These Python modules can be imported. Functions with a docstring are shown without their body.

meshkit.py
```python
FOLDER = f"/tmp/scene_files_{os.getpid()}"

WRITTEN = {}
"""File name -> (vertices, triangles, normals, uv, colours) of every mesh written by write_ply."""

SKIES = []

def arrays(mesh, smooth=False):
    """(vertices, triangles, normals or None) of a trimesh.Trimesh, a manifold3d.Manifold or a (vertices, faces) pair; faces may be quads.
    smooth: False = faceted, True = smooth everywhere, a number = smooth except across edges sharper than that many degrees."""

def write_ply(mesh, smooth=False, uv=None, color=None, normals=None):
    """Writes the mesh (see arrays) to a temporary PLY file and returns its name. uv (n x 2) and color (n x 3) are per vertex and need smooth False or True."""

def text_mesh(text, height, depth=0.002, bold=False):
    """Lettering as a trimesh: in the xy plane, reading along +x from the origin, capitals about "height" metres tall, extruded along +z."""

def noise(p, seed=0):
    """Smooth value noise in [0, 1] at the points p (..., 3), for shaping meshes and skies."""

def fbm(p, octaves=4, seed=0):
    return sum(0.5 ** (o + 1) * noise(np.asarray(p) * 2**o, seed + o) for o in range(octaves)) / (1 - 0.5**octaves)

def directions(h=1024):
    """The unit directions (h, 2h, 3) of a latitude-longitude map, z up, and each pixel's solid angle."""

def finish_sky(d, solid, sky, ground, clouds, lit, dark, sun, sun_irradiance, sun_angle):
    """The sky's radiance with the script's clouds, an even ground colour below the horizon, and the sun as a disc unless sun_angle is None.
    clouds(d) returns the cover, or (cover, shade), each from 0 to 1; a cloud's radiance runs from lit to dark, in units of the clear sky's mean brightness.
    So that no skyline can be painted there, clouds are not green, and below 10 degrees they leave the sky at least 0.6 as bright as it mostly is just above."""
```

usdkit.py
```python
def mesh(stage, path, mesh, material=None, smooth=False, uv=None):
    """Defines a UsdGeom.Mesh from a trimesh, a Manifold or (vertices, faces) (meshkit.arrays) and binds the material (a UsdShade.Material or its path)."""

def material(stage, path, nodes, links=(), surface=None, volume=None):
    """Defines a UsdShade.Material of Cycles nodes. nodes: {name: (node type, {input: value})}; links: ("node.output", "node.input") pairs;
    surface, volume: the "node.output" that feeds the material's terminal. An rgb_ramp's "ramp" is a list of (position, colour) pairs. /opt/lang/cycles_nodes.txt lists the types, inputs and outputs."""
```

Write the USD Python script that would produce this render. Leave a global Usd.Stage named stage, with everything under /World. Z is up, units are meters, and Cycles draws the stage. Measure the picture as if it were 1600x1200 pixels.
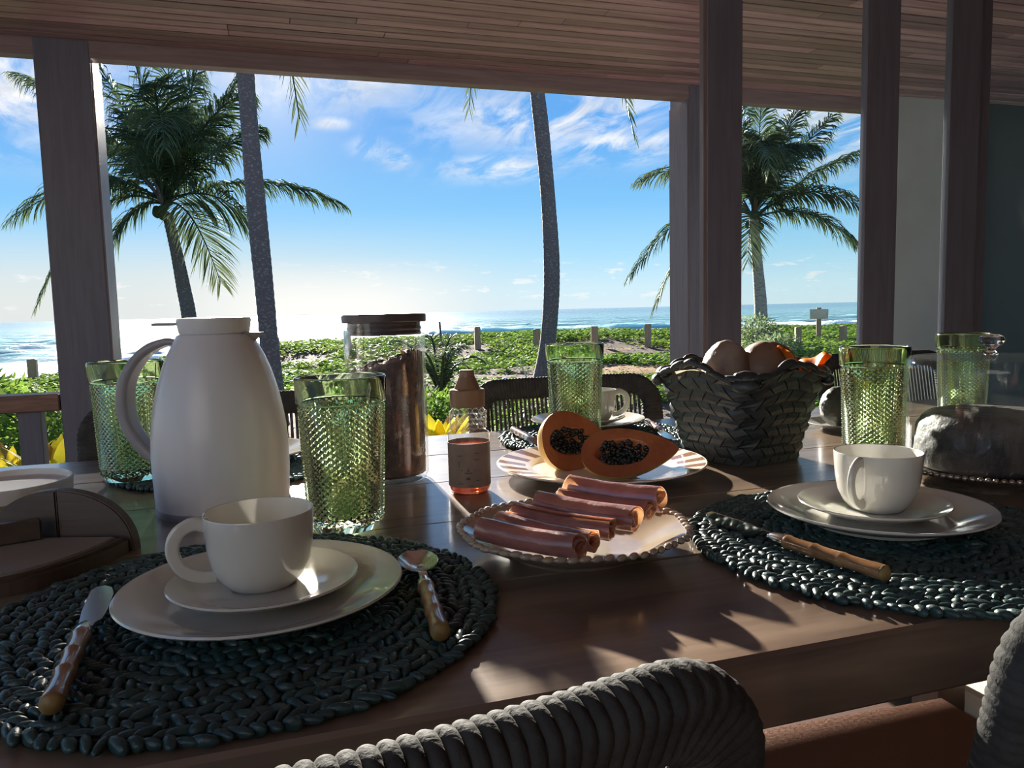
import math, random
import numpy as np, trimesh, usdkit, meshkit
import manifold3d as m3
from pxr import Usd, UsdGeom, UsdLux, UsdShade, Gf, Sdf, Vt

stage = Usd.Stage.CreateInMemory()
UsdGeom.Xform.Define(stage, '/World')
rng = np.random.default_rng(7)
V = lambda *a: np.array(a, float)

# ------------------------------------------------------------------ camera, sky, sun, exposure
EYE = V(0, 0, 0.985)
FPX = 1202.0
YAW, PITCH, ROLL = math.radians(17.6), math.radians(5.48), math.radians(1.37)
FWD = V(math.sin(YAW) * math.cos(PITCH), math.cos(YAW) * math.cos(PITCH), -math.sin(PITCH))
_r = np.cross(FWD, [0, 0, 1.0]); _r /= np.linalg.norm(_r); _u = np.cross(_r, FWD)
RIGHT = _r * math.cos(ROLL) - _u * math.sin(ROLL)
UP = _u * math.cos(ROLL) + _r * math.sin(ROLL)
cam = UsdGeom.Camera.Define(stage, '/World/camera')
cam.CreateHorizontalApertureAttr(36.0)
cam.CreateFocalLengthAttr(36.0 * FPX / 1600)
cam.CreateClippingRangeAttr(Gf.Vec2f(0.03, 100000))
cam.AddTransformOp().Set(Gf.Matrix4d(*RIGHT, 0, *UP, 0, *(-FWD), 0, *EYE, 1))
EXPOSURE = 0.0
cam.CreateExposureAttr(EXPOSURE)

SUN_AZ, SUN_EL = math.radians(0.5), math.radians(16.0)      # azimuth from +Y towards +X
SUN = V(math.sin(SUN_AZ) * math.cos(SUN_EL), math.cos(SUN_AZ) * math.cos(SUN_EL), math.sin(SUN_EL))
SUN_POWER, SKY_POWER = 7.0, 1.0
sun = UsdLux.DistantLight.Define(stage, '/World/sun')
sun.CreateIntensityAttr(SUN_POWER); sun.CreateNormalizeAttr(True); sun.CreateAngleAttr(1.2); sun.CreateColorAttr(Gf.Vec3f(1.0, 0.93, 0.82))
_x = np.cross([0, 0, 1.0], SUN); _x /= np.linalg.norm(_x); _y = np.cross(SUN, _x)
sun.AddTransformOp().Set(Gf.Matrix4d(*_x, 0, *_y, 0, *SUN, 0, 0, 0, 20, 1))


class Graph:
    """A node graph put together step by step; every method returns the name of an output."""
    def __init__(s): s.nodes, s.links, s.k = {}, [], 0
    def add(s, kind, out, **inputs):
        s.k += 1; n = f'n{s.k}'; fixed = {}
        for key, v in inputs.items():
            if isinstance(v, str) and '.' in v and v.split('.')[0] in s.nodes: s.links.append((v, f'{n}.{key}'))
            else: fixed[key] = v
        s.nodes[n] = (kind, fixed); return f'{n}.{out}'
    def math(s, t, a, b=0.0, c=0.0): return s.add('math', 'value', math_type=t, value1=a, value2=b, value3=c)
    def mixc(s, f, a, b): return s.add('mix_color', 'result', fac=f, a=a, b=b)
    def noise(s, vec, scale, detail=4.0, rough=0.55, distortion=0.0):
        return s.add('noise_texture', 'fac', vector=vec, scale=scale, detail=detail, roughness=rough, distortion=distortion)
    def step(s, v, a, b, t0=0.0, t1=1.0):
        return s.add('map_range', 'result', range_type='smoothstep', value=v, from_min=a, from_max=b, to_min=t0, to_max=t1, clamp=True)
    def pos(s): return s.add('geometry', 'position')
    def obj(s): return s.add('texture_coordinate', 'object')
    def scaled(s, vec, sc, loc=(0, 0, 0), rot=(0, 0, 0)): return s.add('mapping', 'vector', vector=vec, scale=sc, location=loc, rotation=rot)
    def bump(s, h, strength=0.3, distance=0.01): return s.add('bump', 'normal', height=h, strength=strength, distance=distance)
    def make(s, name, out, volume=None):
        return usdkit.material(stage, f'/World/Looks/{name}', s.nodes, s.links, surface=out, volume=volume)


def sky_material():
    g = Graph()
    d = g.add('texture_coordinate', 'generated')
    sep = g.add('separate_xyz', 'x', vector=d); n = sep.split('.')[0]
    x, y, z = f'{n}.x', f'{n}.y', f'{n}.z'
    col = g.add('rgb_ramp', 'color', fac=z, ramp=[(0, (.72, .88, .96)), (.025, (.66, .88, .98)), (.07, (.42, .76, 1.0)), (.13, (.24, .60, .99)), (.22, (.13, .43, .93)),
                                                (.40, (.09, .32, .76)), (1, (.06, .22, .58))])
    # glow of thin haze round the sun
    c = g.math('maximum', g.add('vector_math', 'value', vector_math_type='dot_product', type='dot_product', vector1=d, vector2=tuple(SUN)) if False else
               g.math('add', g.math('add', g.math('multiply', x, SUN[0]), g.math('multiply', y, SUN[1])), g.math('multiply', z, SUN[2])), 0.0)
    halo = g.math('add', g.math('multiply', g.math('power', c, 22.0), .07), g.math('multiply', g.math('power', c, 260.0), .28))
    az = g.math('arctan2', x, y); el = g.math('arcsine', z)
    # low pale bank towards the sun
    low = g.math('multiply', g.step(el, math.radians(7.5), math.radians(1.0)), g.step(az, math.radians(26), math.radians(-4)))
    col = g.mixc(g.math('multiply', low, .85), col, (.80, .82, .79))
    glow = g.math('multiply', g.step(el, math.radians(4.6), math.radians(0.2)), g.step(g.math('absolute', g.math('subtract', az, math.radians(4.5))), math.radians(13), math.radians(2)))
    col = g.mixc(g.math('multiply', glow, .85), col, (1.06, 1.04, .99))
    col = g.mixc(g.math('minimum', halo, 1.0), col, (1.25, 1.22, 1.15))
    # cirrus
    flat = g.add('combine_xyz', 'vector', x=g.math('divide', x, g.math('add', g.math('maximum', z, 0.0), .09)), y=g.math('divide', y, g.math('add', g.math('maximum', z, 0.0), .09)), z=0.0)
    wisps = g.noise(g.scaled(flat, (1.25, .50, 1), rot=(0, 0, .55)), 4.2, 10.0, .62, .7)
    big = g.noise(g.scaled(flat, (.5, .42, 1), loc=(3.3, 1.2, 0)), 1.1, 3.0, .5, .4)

    def patch(a, e, sa, se):
        u = g.math('divide', g.math('subtract', az, math.radians(a)), math.radians(sa)); w = g.math('divide', g.math('subtract', el, math.radians(e)), math.radians(se))
        return g.math('exponent', g.math('multiply', g.math('add', g.math('multiply', u, u), g.math('multiply', w, w)), -1.0))
    masks = None
    for p in [(21, 13.6, 8.5, 1.9), (8.0, 11.7, 1.3, .6), (9.6, 10.9, 1.0, .6), (5.2, 13.2, 1.2, .4), (17, 10.2, 4.0, .8), (26, 11.6, 5, 1.2), (40, 12, 7, 3), (-14, 14, 7, 3), (5, 16.5, 8, 2.0), (-30, 17, 10, 5), (60, 16, 12, 5)]:
        q = patch(*p); masks = q if masks is None else g.math('maximum', masks, q)
    far = g.math('multiply', g.step(el, math.radians(15), math.radians(30)), g.step(big, .45, .62, 0, .75))
    cover = g.math('minimum', g.math('multiply', g.math('maximum', masks, far), g.step(wisps, .36, .62)), 1.0)
    shade = g.noise(g.scaled(flat, (1, 1, 1), loc=(7, 2, 0)), 4.0, 6.0, .6)
    cc = g.mixc(g.step(shade, .35, .65), (.80, .83, .88), (1.08, 1.08, 1.08))
    col = g.mixc(cover, col, cc)
    # small cumulus low over the horizon
    lowv = g.add('combine_xyz', 'vector', x=g.math('multiply', az, 26.0), y=g.math('multiply', el, 90.0), z=0.0)
    puff = g.math('multiply', g.step(g.noise(lowv, 1.0, 5.0, .6), .56, .66), g.math('multiply', g.step(el, math.radians(.3), math.radians(1.2)), g.step(el, math.radians(4.2), math.radians(2.5))))
    col = g.mixc(g.math('multiply', puff, .6), col, (1.0, .99, .97))
    return g.make('sky_look', g.add('background_shader', 'background', color=col, strength=1.0))


dome = UsdLux.DomeLight.Define(stage, '/World/sky')
dome.CreateIntensityAttr(SKY_POWER)
UsdShade.MaterialBindingAPI.Apply(dome.GetPrim()).Bind(sky_material())

# ------------------------------------------------------------------ prims
_used = {}


def path_of(name, parent=None):
    base = parent.GetPath().pathString if parent else '/World'
    k = _used.get((base, name), 0); _used[(base, name)] = k + 1
    return f'{base}/{name}' + (f'_{k:03d}' if k else '')


def tag(o, label=None, cat=None, group=None, kind=None):
    for k, v in (('label', label), ('category', cat), ('group', group), ('kind', kind)):
        if v: o.SetCustomDataByKey(k, v)
    return o


def thing(name, label, cat, loc=(0, 0, 0), rotz=0.0, group=None, kind=None, rotx=None):
    x = UsdGeom.Xform.Define(stage, path_of(name))
    x.AddTranslateOp().Set(Gf.Vec3d(*map(float, loc))); x.AddRotateZOp().Set(float(rotz))
    if rotx: x.AddRotateXOp().Set(float(rotx))
    return tag(x.GetPrim(), label, cat, group, kind)


def part(name, mesh, mat, parent=None, smooth=35, label=None, kind=None):
    if isinstance(mesh, list): mesh = trimesh.util.concatenate(mesh)
    p = usdkit.mesh(stage, path_of(name, parent), mesh, mat, smooth=smooth).GetPrim()
    return tag(p, label, None, None, kind)


def solo(name, mesh, mat, label, cat, group=None, kind=None, smooth=35):
    return tag(part(name, mesh, mat, None, smooth), label, cat, group, kind)


def struct(name, mesh, mat, parent=None, label=None, cat=None, smooth=False):
    return tag(part(name, mesh, mat, parent, smooth), label, cat, None, None if parent else 'structure')


def dup(src, loc, rotz, label, group=None):
    """A copy of a thing with its parts under the next number."""
    was = src.GetCustomData()
    r = thing(src.GetName(), label, was['category'], loc, rotz, group or was.get('group'))
    r.GetReferences().AddInternalReference(src.GetPath()); r.SetInstanceable(True)
    return r


# ------------------------------------------------------------------ shapes
def tm(v, f): return trimesh.Trimesh(np.asarray(v, float), np.asarray(f, int), process=False)


def quads(v, f):
    f = np.asarray(f, int); return tm(v, np.vstack([f[:, [0, 1, 2]], f[:, [0, 2, 3]]]))


def box(x0, x1, y0, y1, z0, z1, b=0.0):
    if b <= 0:
        m = trimesh.creation.box([x1 - x0, y1 - y0, z1 - z0]); m.apply_translation([(x0 + x1) / 2, (y0 + y1) / 2, (z0 + z1) / 2]); return m
    pts = []
    for x, sx in ((x0, 1), (x1, -1)):
        for y, sy in ((y0, 1), (y1, -1)):
            for z, sz in ((z0, 1), (z1, -1)):
                pts += [(x + sx * b, y + sy * b, z), (x + sx * b, y, z + sz * b), (x, y + sy * b, z + sz * b)]
    return trimesh.Trimesh(pts).convex_hull


def spline(pts, n):
    """Catmull-Rom through the points."""
    p = np.asarray(pts, float); p = np.vstack([2 * p[0] - p[1], p, 2 * p[-1] - p[-2]]); out = []
    k = len(p) - 3
    for t in np.linspace(0, k - 1e-9, n):
        i = int(t); u = t - i; a, b, c, d = p[i:i + 4]
        out.append(.5 * (2 * b + (c - a) * u + (2 * a - 5 * b + 4 * c - d) * u * u + (3 * b - a - 3 * c + d) * u ** 3))
    return np.array(out)


def lathe(profile, n=64, scale=None):
    """Turns (r, z) points about z; closed when the profile begins and ends on the axis or meets itself."""
    p = np.asarray(profile, float); a = np.linspace(0, 2 * math.pi, n, endpoint=False)
    v = np.stack([np.outer(p[:, 0], np.cos(a)), np.outer(p[:, 0], np.sin(a)), np.repeat(p[:, 1:2], n, 1)], -1)
    if scale is not None: v = scale(v, a)
    v = v.reshape(-1, 3); f = []
    for i in range(len(p) - 1):
        A = i * n + np.arange(n); B = i * n + (np.arange(n) + 1) % n
        if p[i, 0] > 1e-9: f.append(np.stack([A, B, B + n], 1))
        if p[i + 1, 0] > 1e-9: f.append(np.stack([A, B + n, A + n], 1))
    return trimesh.Trimesh(v, np.vstack(f), process=True)


def frames(path):
    p = np.asarray(path, float); t = np.gradient(p, axis=0); t /= np.linalg.norm(t, axis=1, keepdims=True)
    ref = V(0, 0, 1) if abs(t[0, 2]) < .9 else V(1, 0, 0)
    u = np.cross(t[0], ref); u /= np.linalg.norm(u); us = [u]
    for i in range(1, len(p)):
        u = us[-1] - t[i] * (us[-1] @ t[i]); us.append(u / np.linalg.norm(u))
    us = np.array(us); return p, t, us, np.cross(t, us)


def sweep(path, section, scale=None, closed_ends=True):
    """A closed section (m, 2) along a path; scale: per path point a factor or an (n, 2) pair."""
    p, t, u, w = frames(path); s = np.asarray(section, float); n, m = len(p), len(s)
    k = np.ones((n, 2)) if scale is None else np.asarray(scale, float).reshape(n, -1) * np.ones((1, 2))
    v = p[:, None] + u[:, None] * (s[None, :, :1] * k[:, None, :1]) + w[:, None] * (s[None, :, 1:] * k[:, None, 1:])
    f = []
    for i in range(n - 1):
        A = i * m + np.arange(m); B = i * m + (np.arange(m) + 1) % m
        f += [np.stack([A, A + m, B + m], 1), np.stack([A, B + m, B], 1)]
    v = v.reshape(-1, 3)
    if closed_ends:
        v = np.vstack([v, p[0], p[-1]]); a = np.arange(m); b = (a + 1) % m
        f += [np.stack([a, b, np.full(m, n * m)], 1), np.stack([b + (n - 1) * m, a + (n - 1) * m, np.full(m, n * m + 1)], 1)]
    r = tm(v, np.vstack(f))
    if r.volume < 0: r.invert()
    return r


def circle(r, m=12, ry=None):
    a = np.linspace(0, 2 * math.pi, m, endpoint=False); return np.stack([r * np.cos(a), (ry or r) * np.sin(a)], 1)


def rrect(w, h, r, k=4):
    out = []
    for cx, cy, a0 in ((w / 2 - r, h / 2 - r, 0), (-w / 2 + r, h / 2 - r, 90), (-w / 2 + r, -h / 2 + r, 180), (w / 2 - r, -h / 2 + r, 270)):
        for a in np.radians(np.linspace(a0, a0 + 90, k)): out.append((cx + r * math.cos(a), cy + r * math.sin(a)))
    return np.array(out)


def tube(path, r, m=10): return sweep(path, circle(1.0, m), np.asarray(r) * np.ones(len(path)))


def ball(r, c=(0, 0, 0), sub=2, scale=(1, 1, 1)):
    m = trimesh.creation.icosphere(sub, r); m.apply_scale(scale); m.apply_translation(c); return m


def prism(poly, z0, z1, b=0.0):
    """A flat outline raised from z0 to z1, its upper edge eased by b."""
    from shapely.geometry import Polygon
    P = Polygon(poly)
    if b <= 0:
        m = trimesh.creation.extrude_polygon(P, z1 - z0, engine='earcut'); m.apply_translation([0, 0, z0]); return m
    cs = m3.CrossSection([np.asarray(P.exterior.coords)[:-1]])
    a = m3.Manifold.extrude(cs, z1 - z0 - b).translate([0, 0, z0]); c = m3.Manifold.extrude(cs.offset(-b, m3.JoinType.Round), z1 - z0).translate([0, 0, z0])
    h = (a + c).to_mesh(); return tm(h.vert_properties[:, :3], h.tri_verts)


def turned(m, rz=0.0, rx=0.0, ry=0.0, at=(0, 0, 0)):
    m = m.copy()
    for ang, ax in ((rx, (1, 0, 0)), (ry, (0, 1, 0)), (rz, (0, 0, 1))):
        if ang: m.apply_transform(trimesh.transformations.rotation_matrix(math.radians(ang), ax))
    m.apply_translation(at); return m


def at(px, py, depth):
    """The point at a given distance along the view axis, for laying out the far trees at their real distances."""
    return EYE + depth * (FWD + RIGHT * (px - 800) / FPX - UP * (py - 600) / FPX)


# ------------------------------------------------------------------ materials
def look(name, color, rough=.5, color2=None, scale=8.0, stretch=(1, 1, 1), lo=.35, hi=.65, bump=0.0, bscale=60.0, bdist=.004, world=False, detail=5.0, distortion=0.0, vary=0.0, **kw):
    g = Graph(); vec = g.pos() if world else g.obj(); c = color
    if color2 is not None:
        c = g.mixc(g.step(g.noise(g.scaled(vec, stretch), scale, detail, .6, distortion), lo, hi), color, color2)
    if vary:
        r = g.add('object_info', 'random'); v = g.add('map_range', 'result', value=r, from_min=0.0, from_max=1.0, to_min=1 - vary, to_max=1 + vary)
        h = g.add('map_range', 'result', value=g.math('fraction', g.math('multiply', r, 7.31)), from_min=0.0, from_max=1.0, to_min=.49, to_max=.515)
        c = g.add('hsv', 'color', hue=h, saturation=1.0, value=v, fac=1.0, color=c)
    ins = dict(base_color=c, roughness=rough, **kw)
    if bump: ins['normal'] = g.bump(g.noise(g.scaled(vec, stretch), bscale, 4.0), bump, bdist)
    return g.make(name, g.add('principled_bsdf', 'BSDF', **ins))


def leaf_look(name, c1, c2, trans=.45, scale=1.2, rough=.45, tint=None):
    g = Graph(); c = g.mixc(g.step(g.noise(g.pos(), scale, 4.0), .36, .64), c1, c2)
    p = g.add('principled_bsdf', 'BSDF', base_color=c, roughness=rough, specular_ior_level=.05)
    t = g.add('translucent_bsdf', 'BSDF', color=g.mixc(.5, c, tint) if tint else c)
    return g.make(name, g.add('mix_closure', 'closure', fac=trans, closure1=p, closure2=t))


def pane_look(name, smear=.0, tint=(1, 1, 1), edge=.45, scale=3.0, least=.035):
    """Thin clear sheet: see-through, mirror-like towards grazing angles, with a faint smear of dirt."""
    g = Graph(); fc = g.add('layer_weight', 'facing', blend=.5)
    f = g.math('add', g.math('multiply', g.math('power', fc, 4.0), edge), least)
    s = g.add('mix_closure', 'closure', fac=f, closure1=g.add('transparent_bsdf', 'BSDF', color=tint), closure2=g.add('glossy_bsdf', 'BSDF', color=(1, 1, 1), roughness=.02))
    if smear:
        v = g.pos(); n = g.math('multiply', g.step(g.noise(g.scaled(v, (1, 1, .35), rot=(.2, .5, .3)), scale, 8.0, .7, 1.5), .50, .80), smear)
        n = g.math('add', n, smear * .12)
        s = g.add('mix_closure', 'closure', fac=n, closure1=s, closure2=g.add('diffuse_bsdf', 'BSDF', color=(.75, .8, .8)))
    return g.make(name, s)


M = {}
# wood of the ceiling boards, table, posts: a grain stretched along the board
def wood(name, a, b, axis, rough, scale=3.0, vary=0.0, bump=.15, world=False, **kw):
    st = {0: (1, 14, 14), 1: (14, 1, 14), 2: (14, 14, 1)}[axis]
    return look(name, a, rough, b, scale, st, .3, .7, bump, 9.0, .002, world, 6.0, .6, vary, **kw)


M['plank'] = wood('ceiling_plank_wood', (.43, .28, .275), (.27, .165, .16), 0, .36, 2.2, .38)
M['beam'] = wood('beam_wood', (.30, .215, .205), (.22, .155, .145), 0, .5)
M['post'] = wood('post_wood', (.150, .146, .180), (.118, .115, .142), 2, .5)  # brown wood tinted blue grey, lens flare put into the colour
M['jamb'] = wood('jamb_wood', (.22, .165, .155), (.17, .125, .115), 2, .5)  # lighter copy of the post wood, for side faces catching light
M['rail'] = wood('railing_wood', (.30, .15, .095), (.17, .08, .05), 0, .5)
M['table'] = wood('table_wood', (.200, .145, .100), (.100, .066, .046), 0, .28, 1.6, .12, .08, coat_weight=.6, coat_roughness=.14, specular_ior_level=.5)
M['tablefoot'] = wood('table_leg_wood', (.10, .05, .03), (.06, .03, .02), 2, .4)
M['shadowgap'] = look('shadow_gap', (.02, .012, .01), .8)
M['floor'] = look('floor_stone', (.085, .042, .028), .5, (.06, .028, .018), 1.2, world=True, bump=.1)
M['plaster'] = look('plaster', (.50, .47, .44), .8, (.45, .42, .39), 1.5, world=True, bump=.1, bscale=30)
M['white'] = look('house_render', (.24, .24, .25), .8, (.21, .21, .22), 1.5, world=True, bump=.1, bscale=30)
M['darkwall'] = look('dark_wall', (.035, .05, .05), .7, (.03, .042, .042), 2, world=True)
M['pane'] = pane_look('door_glass', .055, (.93, .97, .95))
M['pane_clear'] = pane_look('door_glass_clean', .03, (.96, .985, .975))
M['porcelain'] = look('porcelain', (.56, .545, .49), .10, (.52, .505, .45), 4, coat_weight=.5)
M['thermos'] = look('flask_plastic', (.62, .60, .59), .30)
M['thermos_dark'] = look('flask_handle_plastic', (.27, .25, .255), .38)
M['steel'] = look('steel', (.75, .74, .70), .16, metallic=1.0)
M['bamboo'] = look('bamboo_handle', (.20, .095, .04), .2, (.33, .17, .07), 30, (1, 4, 1), coat_weight=.6)
M['bambooend'] = look('bamboo_cut_end', (.24, .15, .05), .5, (.17, .10, .03), 90)
M['mat'] = look('mat_fibre', (.013, .036, .036), .36, (.028, .065, .060), 60, bump=.4, bscale=240, bdist=.002, lo=.3, hi=.7)
M['basket'] = look('flax_strip', (.030, .036, .034), .42, (.017, .022, .021), 18, bump=.3, bscale=120, vary=.3)
M['basketin'] = look('flax_lining', (.03, .032, .025), .7)
M['bread'] = look('bread_crust', (.19, .105, .06), .5, (.13, .066, .036), 12, bump=.35, bscale=45)
M['flour'] = look('bread_dusted', (.24, .165, .12), .6, (.17, .10, .065), 16, bump=.3, bscale=60)
M['napkin'] = leaf_look('orange_paper', (.85, .34, .07), (.75, .25, .04), .5, 9)
M['pale_napkin'] = leaf_look('cream_paper', (.75, .66, .5), (.7, .6, .45), .4, 9)
M['ham'] = look('ham_slice', (.34, .125, .105), .24, (.25, .082, .07), 26, bump=.25, bscale=110, subsurface_weight=.25, subsurface_scale=.01, specular_ior_level=.7, coat_weight=.7, coat_roughness=.22)
M['hamplate'] = look('cream_glaze', (.36, .28, .21), .16, (.29, .22, .155), 20, coat_weight=.5)  # cream glaze browned and darkened for the shade in the dish
M['papaya'] = look('papaya_flesh', (.40, .13, .045), .32, (.28, .075, .03), 14, bump=.35, bscale=60, subsurface_weight=.2, subsurface_scale=.01)
M['papayaskin'] = look('papaya_skin', (.62, .33, .05), .38, (.44, .28, .06), 10)
M['seed'] = look('papaya_seed', (.012, .016, .014), .18)
M['granola'] = look('granola', (.055, .036, .034), .75, (.105, .060, .048), 85, bump=.6, bscale=150, lo=.4, hi=.72)
M['raisin'] = look('granola_flake', (.45, .24, .10), .7, (.28, .12, .06), 60)
M['lid'] = wood('lid_wood', (.075, .055, .055), (.055, .04, .04), 0, .4)
M['caramel'] = look('cap_plastic', (.27, .155, .085), .35)
M['label'] = look('bottle_label', (.23, .17, .15), .5, (.19, .14, .125), 40)  # paper coloured dark to stand for its backlit side
M['labelink'] = look('label_ink', (.06, .045, .05), .5)
M['honey'] = look('honey', (.95, .20, .07), .05, transmission_weight=.7, ior=1.4)
M['petal'] = pane_look('bottle_plastic', .30, (.97, .97, .95), .8, 30.0)
M['clear'] = pane_look('jar_glass', .004, (.985, .99, .99), .9, 9.0)
M['dome'] = pane_look('cover_acrylic', .035, (.95, .97, .965), .45, 4.0, .018)
M['crystal'] = look('crystal', (.95, .96, .96), .02, transmission_weight=1.0, ior=1.55)
M['tray'] = look('tray_silver', (.55, .50, .42), .22, (.32, .27, .21), 70, metallic=.9)
M['cake'] = look('cake_chocolate', (.040, .023, .019), .6, (.022, .013, .012), 30, bump=.5, bscale=80)
M['tub'] = look('tub_plastic', (.60, .57, .52), .4)
M['tubside'] = look('tub_side', (.38, .34, .14), .4, (.34, .30, .12), 20)
M['darkwood'] = wood('holder_wood', (.085, .058, .042), (.055, .037, .028), 0, .45)
M['paperwood'] = look('holder_inside', (.26, .23, .19), .6, (.22, .19, .16), 6)
M['cord'] = look('chair_cord', (.040, .040, .038), .8, (.058, .058, .055), 50, bump=.5, bscale=260, bdist=.002, specular_ior_level=.10)
M['nearcord'] = look('chair_rope', (.15, .14, .115), .6, (.09, .085, .07), 60, bump=.6, bscale=300, bdist=.002)
M['slat'] = look('chair_slat', (.030, .022, .020), .45)
M['cushion'] = look('cushion_cotton', (.26, .115, .065), .8, bump=.3, bscale=200)
M['cream'] = look('cream_cotton', (.78, .66, .48), .85, bump=.3, bscale=200)
M['fruit'] = look('dark_fruit', (.055, .07, .045), .4, (.028, .034, .026), 18, bump=.6, bscale=50)


def tumbler_glass():
    g = Graph()
    p = g.add('principled_bsdf', 'BSDF', base_color=(.78, .93, .62), roughness=.02, transmission_weight=1.0, ior=1.47)
    return g.make('green_glass', p)


M['green'] = tumbler_glass()


def striped():
    g = Graph(); s = g.add('separate_xyz', 'x', vector=g.obj()); n = s.split('.')[0]
    a = g.math('arctan2', f'{n}.y', f'{n}.x'); r = g.math('sqrt', g.math('add', g.math('multiply', f'{n}.x', f'{n}.x'), g.math('multiply', f'{n}.y', f'{n}.y')))
    st = g.step(g.math('sine', g.math('multiply', a, 22.0)), -.12, .12)
    rim = g.math('multiply', g.math('multiply', st, g.step(r, .107, .110)), g.step(r, .1475, .1465))
    c = g.mixc(rim, (.80, .72, .62), (.30, .17, .12))
    return g.make('striped_glaze', g.add('principled_bsdf', 'BSDF', base_color=c, roughness=.12, coat_weight=.3))


M['striped'] = striped()
M['bark'] = look('palm_bark', (.085, .072, .072), .85, (.19, .175, .17), 26, (1, 1, 1.6), .52, .66, .7, 30, .02, True)
M['bark_pale'] = look('palm_bark_pale', (.34, .30, .26), .85, (.20, .17, .15), 7, (1, 1, 3), .45, .65, .6, 14, .03, True)
M['frond'] = leaf_look('palm_leaf', (.030, .052, .031), (.048, .074, .040), .28, .9, .42, (.075, .12, .04))
M['frond_pale'] = leaf_look('palm_leaf_pale', (.055, .082, .046), (.085, .115, .062), .30, .9, .42, (.12, .155, .06))
M['frond_dry'] = leaf_look('palm_leaf_dry', (.15, .105, .06), (.10, .07, .04), .25, 2, .8)
M['creeper'] = leaf_look('creeper_leaf', (.10, .19, .035), (.20, .27, .05), .38, .35, .62, (.22, .33, .04))
M['creeper2'] = leaf_look('creeper_leaf_dark', (.06, .13, .03), (.13, .21, .04), .40, .35, .62, (.17, .29, .04))
M['bush'] = leaf_look('bush_leaf', (.09, .15, .07), (.15, .21, .10), .42, .8, .6, (.22, .28, .10))
M['bush_pale'] = leaf_look('bush_leaf_pale', (.24, .27, .17), (.16, .21, .11), .42, 1.5, .6)
M['yellow'] = leaf_look('bromeliad_leaf', (.85, .62, .03), (.60, .60, .05), .5, 3.5, .3, (1.0, .75, .05))
M['brown_leaf'] = leaf_look('bromeliad_dry', (.5, .28, .07), (.35, .2, .06), .4, 5)
M['stake'] = wood('stake_wood', (.34, .23, .14), (.24, .16, .10), 2, .8)
M['sign'] = look('sign_board', (.55, .50, .42), .7, (.45, .40, .34), 8)
M['blue'] = look('blue_plastic', (.05, .15, .45), .5)
M['twig'] = look('twig_bark', (.55, .48, .38), .8)

# ------------------------------------------------------------------ the place: floor, ceiling, beam, pillars, doors, walls
BEAM_Y, BEAM_Z, CEIL_Z, ROOF_X = 4.40, 2.282, 2.365, -1.7  # ROOF_X leaves the unseen rear roof open on one side, shaped for fill light
struct('floor', box(-6.5, 8.5, -4.6, 5.0, -.10, 0), M['floor'], label='dark reddish stone floor of the open dining porch', cat='floor')
ceil = tag(UsdGeom.Xform.Define(stage, path_of('ceiling')).GetPrim(), 'slatted reddish wood ceiling above the porch', 'ceiling', None, 'structure')
struct('backing', [box(-6.5, 8.5, .4, BEAM_Y + .02, CEIL_Z + .012, CEIL_Z + .05), box(ROOF_X, 8.5, -4.6, .4, CEIL_Z + .012, CEIL_Z + .05)], M['shadowgap'], ceil)
r_ = random.Random(4)
PITCHP = .076
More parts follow.
